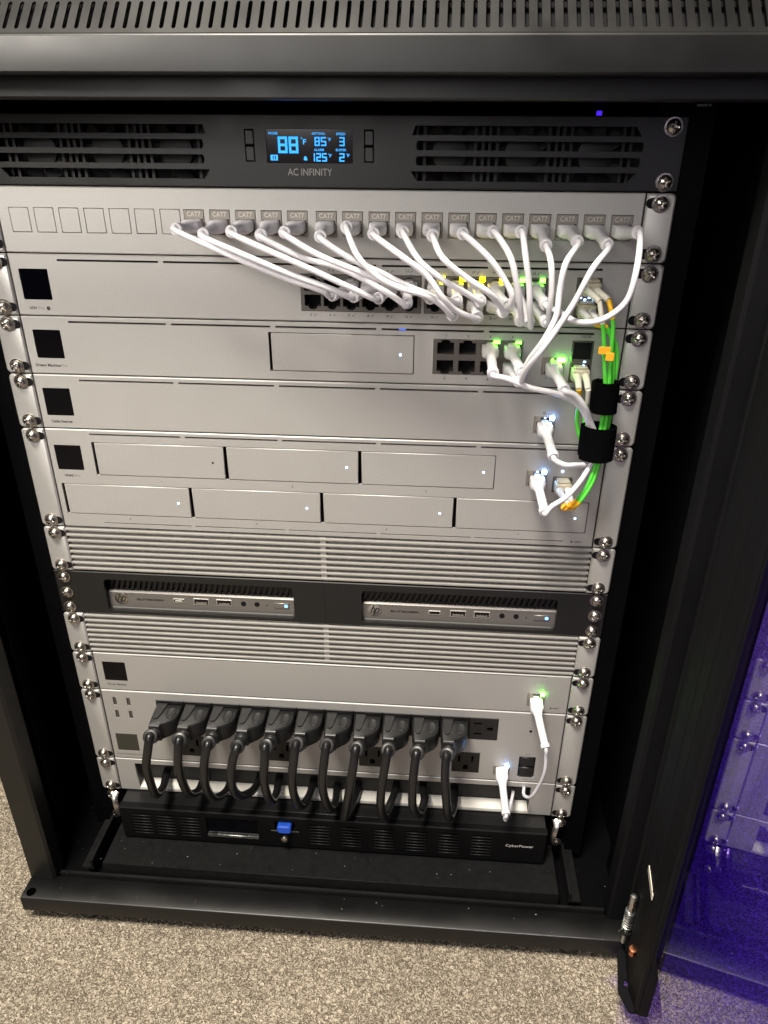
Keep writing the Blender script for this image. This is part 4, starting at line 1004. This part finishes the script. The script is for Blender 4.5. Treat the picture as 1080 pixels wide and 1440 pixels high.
RUNS={
 'gateway_strap':[(127.9, -36.0, -156.0), (136.8, -42.0, -159.0), (153.0, -44.0, -164.4), (170.4, -42.0, -168.5), (184.6, -36.0, -175.6), (194.2, -30.0, -185.7), (200.0, -28.0, -196.9), (204.5, -26.0, -209.5), (206.9, -26.0, -219.4)],
 'wan':[(176.7, -36.0, -166.2), (184.3, -40.0, -169.7), (192.5, -38.0, -178.8), (199.0, -32.0, -191.2), (205.6, -28.0, -204.8), (208.7, -27.0, -218.9)],
 'cable_box':[(174.8, -36.0, -215.3), (177.0, -41.0, -218.7), (183.7, -42.0, -221.3), (191.5, -38.0, -222.7), (199.5, -31.0, -224.8), (204.5, -27.0, -222.4), (205.4, -27.0, -213.4), (205.1, -27.0, -199.8)],
 'storage':[(173.0, -38.0, -259.0), (177.1, -43.0, -254.6), (186.7, -42.0, -247.1), (196.7, -36.0, -236.9), (203.5, -30.0, -226.3), (206.3, -27.0, -216.7), (204.7, -26.0, -202.9)],
 'backup':[(197.1, -40.0, -488.0), (199.3, -43.0, -500.8), (200.1, -42.0, -518.9), (198.1, -36.0, -543.2), (193.5, -28.0, -567.0), (190.0, -14.0, -580.0), (192.5, 4.0, -587.8), (196.9, 25.0, -606.1)],
 'pdu':[(169.5, -42.0, -571.1), (168.8, -45.0, -577.1), (170.1, -44.0, -581.0), (175.0, -28.0, -584.8), (180.9, -4.0, -591.8), (185.0, 20.0, -607.8)],
 'f1a':[(195.9, -24.0, -110.1), (198.0, -27.0, -119.2), (201.0, -27.0, -131.0), (203.5, -27.0, -145.6), (206.5, -27.0, -163.0), (208.2, -27.0, -175.8), (208.5, -27.0, -191.6), (207.9, -28.0, -207.4), (208.3, -29.0, -222.6), (205.5, -31.0, -235.4), (201.1, -32.0, -246.7), (196.1, -31.0, -255.6), (192.8, -28.0, -259.0)],
 'f1b':[(201.8, -24.0, -109.0), (204.2, -27.0, -116.8), (206.5, -27.0, -126.1), (207.6, -27.0, -140.6), (209.4, -27.0, -162.9), (210.7, -27.0, -175.7), (211.4, -27.0, -191.5), (210.4, -28.0, -207.4), (210.3, -29.0, -222.5), (207.7, -31.0, -236.5), (203.1, -33.0, -247.3), (198.0, -33.0, -256.3), (195.8, -30.0, -260.2)],
 'f2a':[(191.4, -22.0, -122.8), (196.4, -20.0, -126.0), (203.9, -18.0, -129.2), (212.3, -18.0, -140.3), (214.7, -18.0, -150.2), (214.5, -20.0, -164.9), (214.4, -22.0, -177.2), (214.1, -22.0, -193.2), (211.0, -22.0, -206.9), (203.8, -22.0, -214.4), (198.0, -18.0, -211.7), (194.1, -15.0, -201.8), (192.4, -17.0, -190.2), (191.9, -21.0, -179.3), (189.9, -24.0, -171.1)],
 'f2b':[(197.0, -22.0, -122.7), (200.7, -22.0, -125.5), (206.3, -22.0, -131.1), (209.7, -22.0, -141.8), (213.0, -22.0, -164.3), (213.4, -22.0, -177.3), (214.6, -22.0, -193.2), (212.5, -24.0, -206.1), (206.8, -26.0, -211.0), (201.2, -24.0, -204.8), (197.9, -20.0, -197.1), (197.3, -20.0, -189.0), (197.2, -22.0, -178.8), (196.3, -24.0, -170.9)],
 'strap1':[(207.5, -27.0, -163.5), (208.7, -27.0, -186.3)],
 'strap2':[(207.1, -27.0, -195.9), (207.5, -27.0, -221.7)],
 'tag':[(202.2, -31.0, -141.1), (206.0, -31.0, -144.9)],
}

# ------------------------------------------------------------------ cables
ORD = ['first', 'second', 'third', 'fourth', 'fifth', 'sixth', 'seventh', 'eighth', 'ninth', 'tenth', 'eleventh', 'twelfth', 'thirteenth', 'fourteenth', 'fifteenth', 'sixteenth', 'seventeenth']
def rj_end(root, port, collar, latch_up, inward, rs=1.0):
    """white plug in a port at (x, z) with a boot ending in a round collar; inward is the next cable point"""
    px, pz = port
    b = MB()
    b.box(px - 5.6, px + 5.6, -9.5, 6.0, pz - 3.7, pz + 3.7, b=0.7)
    s_ = 1 if latch_up else -1
    z0, z1 = sorted((pz + s_ * 3.72, pz + s_ * 5.0)); b.box(px - 2.6, px + 2.6, -8.5, 4.0, z0, z1, b=0.3)
    pl = b.part('plug', 'whiteplug', root)
    c = Vector(collar)
    path = spline([(px, -9.2, pz), (px, -14, pz), (px + (c.x - px) * .25, c.y * .62, pz + (c.z - pz) * .25), tuple(c)], 5)
    n = len(path); rad = []
    for i in range(n):
        f = i / (n - 1)
        if f < 0.18: r = (5.9, 4.3, 0.55)
        elif f < 0.5:
            g = (f - 0.18) / 0.32; r = (5.9 + (3.5 - 5.9) * g, 4.3 + (3.4 - 4.3) * g, 0.55 + 0.45 * g)
        else: r = (3.45 - 0.25 * (f - .5), 3.4 - 0.25 * (f - .5), 1.0)
        rad.append((r[0] * rs, r[1] * rs, r[2]))
    d = (path[-1] - path[-2]).normalized()
    path += [path[-1] + d * 0.05, path[-1] + d * 3.2, path[-1] + d * 3.7, path[-1] + d * 3.7, path[-1] + d * 1.2]
    rad += [(4.1 * rs, 4.1 * rs), (4.1 * rs, 4.1 * rs), (3.7 * rs, 3.7 * rs), (2.6 * rs, 2.6 * rs), (2.2 * rs, 2.2 * rs)]
    b = MB(); b.sweep(path, rad, 18); b.part('boot', 'white', pl)
    return c, d
def patch_cable(pa, ca, la, pb_, cb_, lb, mids, label, group, r=1.95):
    o = thing('patch_cable', label, 'cable', (pa[0], -12, pa[1]), group)
    c0, d0 = rj_end(o, pa, ca, la, None); c1, d1 = rj_end(o, pb_, cb_, lb, None)
    pts = [c0 + d0 * 1.5, c0 + d0 * 6.5] + [Vector(m) for m in mids] + [c1 + d1 * 6.5, c1 + d1 * 1.5]
    b = MB(); b.sweep(spline(pts, 7), r, 12); b.part('cord', 'white', o)
    return o
for (k, pa, pe, pts) in PATCH:
    dest = 'gateway' if k in (15, 16) else 'switch'
    up_ = (pe[1] in (-105.6, -149.6))
    if pe[1] == -105.6: pe = (pe[0], -107.2)
    if pe[1] == -118.6: pe = (pe[0], -117.8)
    if pe[1] == -149.6: pe = (pe[0], -150.0)
    lab = 'white patch cable from the %s filled patch panel port, counted from the left' % ORD[k - 1]
    if k == 17: lab = 'rightmost white patch cable, looping right before entering the switch'
    if k in (15, 16): lab = 'white patch cable from the %s filled patch panel port down to the router' % ORD[k - 1]
    patch_cable(pa, pts[0], False, pe, pts[-1], up_, pts[1:-1], lab, 'white patch cables')
def one_end(port, latch_up, key, label, group='short white network cables', r=1.95, rs=1.0):
    pts = RUNS[key]
    o = thing('network_cable', label, 'cable', (port[0], -12, port[1]), group)
    c0, d0 = rj_end(o, port, pts[0], latch_up, None, rs)
    b = MB(); b.sweep(spline([c0 + d0 * 1.5, c0 + d0 * 5.0] + [Vector(p) for p in pts[1:]], 7), r, 12); b.part('cord', 'white', o)
    return o
one_end((127.2, -150.0), True, 'gateway_strap', 'white cable from the router port block, sweeping right into the lower strap')
one_end((174.0, -162.4), True, 'wan', 'white cable from the single green lit router port')
one_end((172.3, -208.2), True, 'cable_box', 'white cable from the lit modem port')
one_end((171.1, -252.3), True, 'storage', 'white cable from the storage server port')
one_end((192.4, -475.0), True, 'backup', 'thin white cable from green lit backup unit port into the slot', r=1.6)
one_end((167.8, -563.6), True, 'pdu', 'thin white cable from the blue lit outlet panel port', r=1.6)

# ---- fibre patch cables
def lc_pair(root, x, z, pts_a, pts_b, bm_a, bm_b, body='beige', yout=-9):
    """duplex connector body at the port and two slim boots"""
    b = MB(); b.box(x - 6.2, x + 6.2, yout, 8, z - 4.6, z + 4.6, b=0.9); b.box(x - 4.8, x + 4.8, yout + 2, 4, z + 4.65, z + 6.2, b=0.5)
    c = b.part('duplex_connector', body, root)
    for (sx, q, mb_) in ((-1, pts_a, bm_a), (1, pts_b, bm_b)):
        p0 = Vector((x + sx * 3.1, yout + 0.5, z - 0.3)); p1 = p0 + Vector((0, -5, 0)); p2 = Vector(q)
        path = spline([p0, p1, p2], 6); n = len(path)
        b = MB(); b.sweep(path, [3.0 - 0.9 * i / (n - 1) for i in range(n)], 14); b.part('boot', mb_, c)
def fibre(label, ka, kb, ends, cols, w_):
    o = thing('fibre_cable', label, 'cable', ends[0][:1] + (-10,) + ends[0][1:2], 'green fibre cables')
    for end, (i, bo, yo) in zip(ends, w_):
        lc_pair(o, end[0], end[1], RUNS[ka][i], RUNS[kb][i], bo[0], bo[1], 'beige', yo)
    for key, yel in ((ka, cols[0]), (kb, cols[1])):
        P = spline([Vector(p) for p in RUNS[key]], 7)
        k0 = min(10, len(P) // 4); k1 = max(len(P) - 10, 3 * len(P) // 4)
        b = MB(); b.sweep(P[k0:k1 + 1], 1.55, 10); b.part('cord', 'green', o)
        for seg_, col in ((P[:k0 + 1], yel[0]), (P[k1:], yel[1])):
            b = MB(); b.sweep(seg_, 1.75, 10); b.part('sleeve', col, o)
    return o
f1 = fibre('green fibre cable with yellow and white sleeves, from the switch to the storage server', 'f1a', 'f1b', [(192.8, -105.0), (191.2, -256.0)], [('cream', 'orange'), ('yellow', 'yellow')], [(0, ('cream', 'cream'), -12), (-1, ('whiteplug', 'whiteplug'), -10)])
f2 = fibre('green fibre cable with yellow and cream sleeves, plugged into the router', 'f2a', 'f2b', [(192.0, -120.4), (193.4, -166.2)], [('orange', 'yellow'), ('orange', 'cream')], [(0, ('whiteplug', 'whiteplug'), -8), (-1, ('cream', 'cream'), -8)])
for p, (wx, wz, dy) in zip(RUNS['tag'], ((8, 5, 0), (5.5, 5.5, -1.5))):
    p = (p[0], p[1] + dy, p[2])
    b = MB(); b.box(p[0] - wx / 2, p[0] + wx / 2, p[1] - .5, p[1] + .5, p[2] - wz / 2, p[2] + wz / 2, b=0.2)
    b.part('tag', 'orange', f1)
# loose coil of the orange tails under the storage server transceiver
b = MB(); e = Vector(RUNS['f1a'][-1]); pts = []
for k in range(48):
    t = k / 47
    pts.append((e.x - 5.5 + 9.5 * t + 1.2 * math.sin(t * 23), e.y - 1.5 - 1.6 * math.cos(t * 17), e.z - 1.8 + 2.3 * math.sin(t * 19)))
b.sweep(pts, 1.1, 8); b.part('tail_coil', 'orange', f1)

# ---- hook and loop straps
def strap(label, key, r, wave):
    a, c = [Vector(p) for p in RUNS[key]]
    o = thing('cable_strap', label, 'strap', tuple(c), 'black hook-and-loop straps')
    ax = (c - a).normalized(); L_ = (c - a).length
    n = 36; X = Vector((1, 0, 0)); X = (X - ax * X.dot(ax)).normalized(); Yv = ax.cross(X)
    b = MB(); vv = []; F = []
    prof = [(r - 1.2, 0.0), (r, 0.3), (r + 0.25, L_ * .3), (r + 0.1, L_ * .7), (r, L_ - .3), (r - 1.2, L_), (r - 1.3, L_ * .5)]
    for (rr, h) in prof:
        for k in range(n):
            t = 2 * math.pi * k / n
            q = rr * (1 + wave * math.sin(2 * t + 0.6) + 0.015 * math.sin(5 * t + h))
            vv.append(tuple(a + ax * h + X * (q * math.cos(t)) + Yv * (q * 0.86 * math.sin(t))))
    m = len(prof)
    for i in range(m):
        for k in range(n):
            k2 = (k + 1) % n; j = (i + 1) % m
            F.append([i * n + k, i * n + k2, j * n + k2, j * n + k])
    b.add(vv, F); b.part('band', 'velcro', o)
    # overlapping free end
    b = MB(); t0 = math.radians(200 if wave > 0 else 170)
    path = [a + ax * (L_ * .5) + X * ((r + 0.9 + 0.5 * k) * math.cos(t0 + k * .16)) + Yv * ((r + 0.9 + .5 * k) * .86 * math.sin(t0 + k * .16)) for k in range(7)]
    b.sweep(path, (0.6, L_ * .47, 0.3), 8, up=tuple(ax)); b.part('free_end', 'velcro', o)
strap('upper black strap wrapped only round the green cables', 'strap1', 8.6, 0.05)
strap('lower wider black strap wrapped round green and white cables', 'strap2', 11.8, 0.04)

# ---- black power cords
def power_plug_meshes():
    body = MB()
    # outline seen from above: x across, y outwards; cord leaves on the left half
    pr2 = [(-12.6, 0), (12.6, 0), (12.6, -12), (11.4, -17), (8.2, -21.5), (3.6, -25), (0.2, -27.5), (-0.6, -30), (-10.6, -30), (-11.6, -24), (-12.6, -10)]
    n = len(pr2)
    def ring(ins, z):
        c = Vector((-1.0, -13)); out = []
        for (x, y) in pr2:
            d = Vector((x, y)) - c; l = d.length; d = d * ((l - ins) / l); p = c + d
            out.append((p.x, min(p.y, 0) if ins == 0 else p.y, z))
        return out
    rings = [ring(1.6, -9.6), ring(0.4, -8.6), ring(0, -7.2), ring(0, 7.2), ring(0.4, 8.6), ring(1.6, 9.6)]
    vv = [p for r in rings for p in r]; F = [list(range(n))[::-1], [5 * n + k for k in range(n)]]
    for i in range(5):
        for k in range(n): k2 = (k + 1) % n; F.append([i * n + k, i * n + k2, (i + 1) * n + k2, (i + 1) * n + k])
    body.add(vv, F)
    tongue = MB()
    tongue.prism([(-11.2, -0.6), (-1.6, -0.6), (-4.0, -17), (-5.2, -20.5), (-7.0, -21.4), (-8.8, -20.5), (-9.8, -17)], 'z', 9.3, 11.0)
    grip = MB()
    vv = []; F = []; m = 22
    for (rr, z) in ((1.0, 9.4), (1.0, 10.3), (0.9, 10.6), (0.78, 10.3), (0.6, 10.0), (0.0, 10.0)):
        for k in range(m):
            t = 2 * math.pi * k / m; vv.append((5.6 + 4.4 * rr * math.cos(t), -12.2 + 7.2 * rr * math.sin(t), z))
    for i in range(5):
        for k in range(m): k2 = (k + 1) % m; F.append([i * m + k, i * m + k2, (i + 1) * m + k2, (i + 1) * m + k])
    grip.add(vv, F)
    return body.mesh('plug', 'plastic2', angle=50), tongue.mesh('tongue', 'plastic2'), grip.mesh('finger_grip', 'plastic2', angle=50)
PLUG, TONGUE, GRIP = power_plug_meshes()
for i, pts in enumerate(POWER):
    x, z = OX[i], -512.0
    lab = 'black power cord in the %s outlet from the left of the outlet row' % ORD[i]
    if i == 10: lab = 'rightmost black power cord, beside the empty outlet'
    o = thing('power_cable', lab, 'power cord', (x, -0.5, z), 'black power cords')
    yaw = random.uniform(-.03, .03)
    pl = place('plug', PLUG, o, (x, -0.45, z), (random.uniform(-.02, .02), 0, yaw))
    for nm, me in (('tongue', TONGUE), ('finger_grip', GRIP)):
        c = bpy.data.objects.new(nm, me); COL.objects.link(c); c.parent = pl
    s0 = Vector((x - 5.6, -29.5, z)); c0 = Vector(pts[0])
    path = spline([s0, s0 + Vector((0, -5, -.4)), c0], 5)
    n = len(path)
    rad = [6.6 - 1.2 * k / (n - 1) for k in range(n)]
    d = (path[-1] - path[-2]).normalized()
    path += [path[-1] + d * .1, path[-1] + d * 3.0, path[-1] + d * 3.6]; rad += [6.6, 6.6, 5.6]
    b = MB(); b.sweep(path, rad, 18); b.part('strain_relief', 'plastic2', o)
    P = [c0 + d * 0.5, c0 + d * 4.5] + [Vector(p) for p in pts[1:]] + [Vector(pts[-1]) + Vector((1, 12, 4))]
    b = MB(); b.sweep(spline(P, 7), 4.05, 14); b.part('cord', 'cord', o)
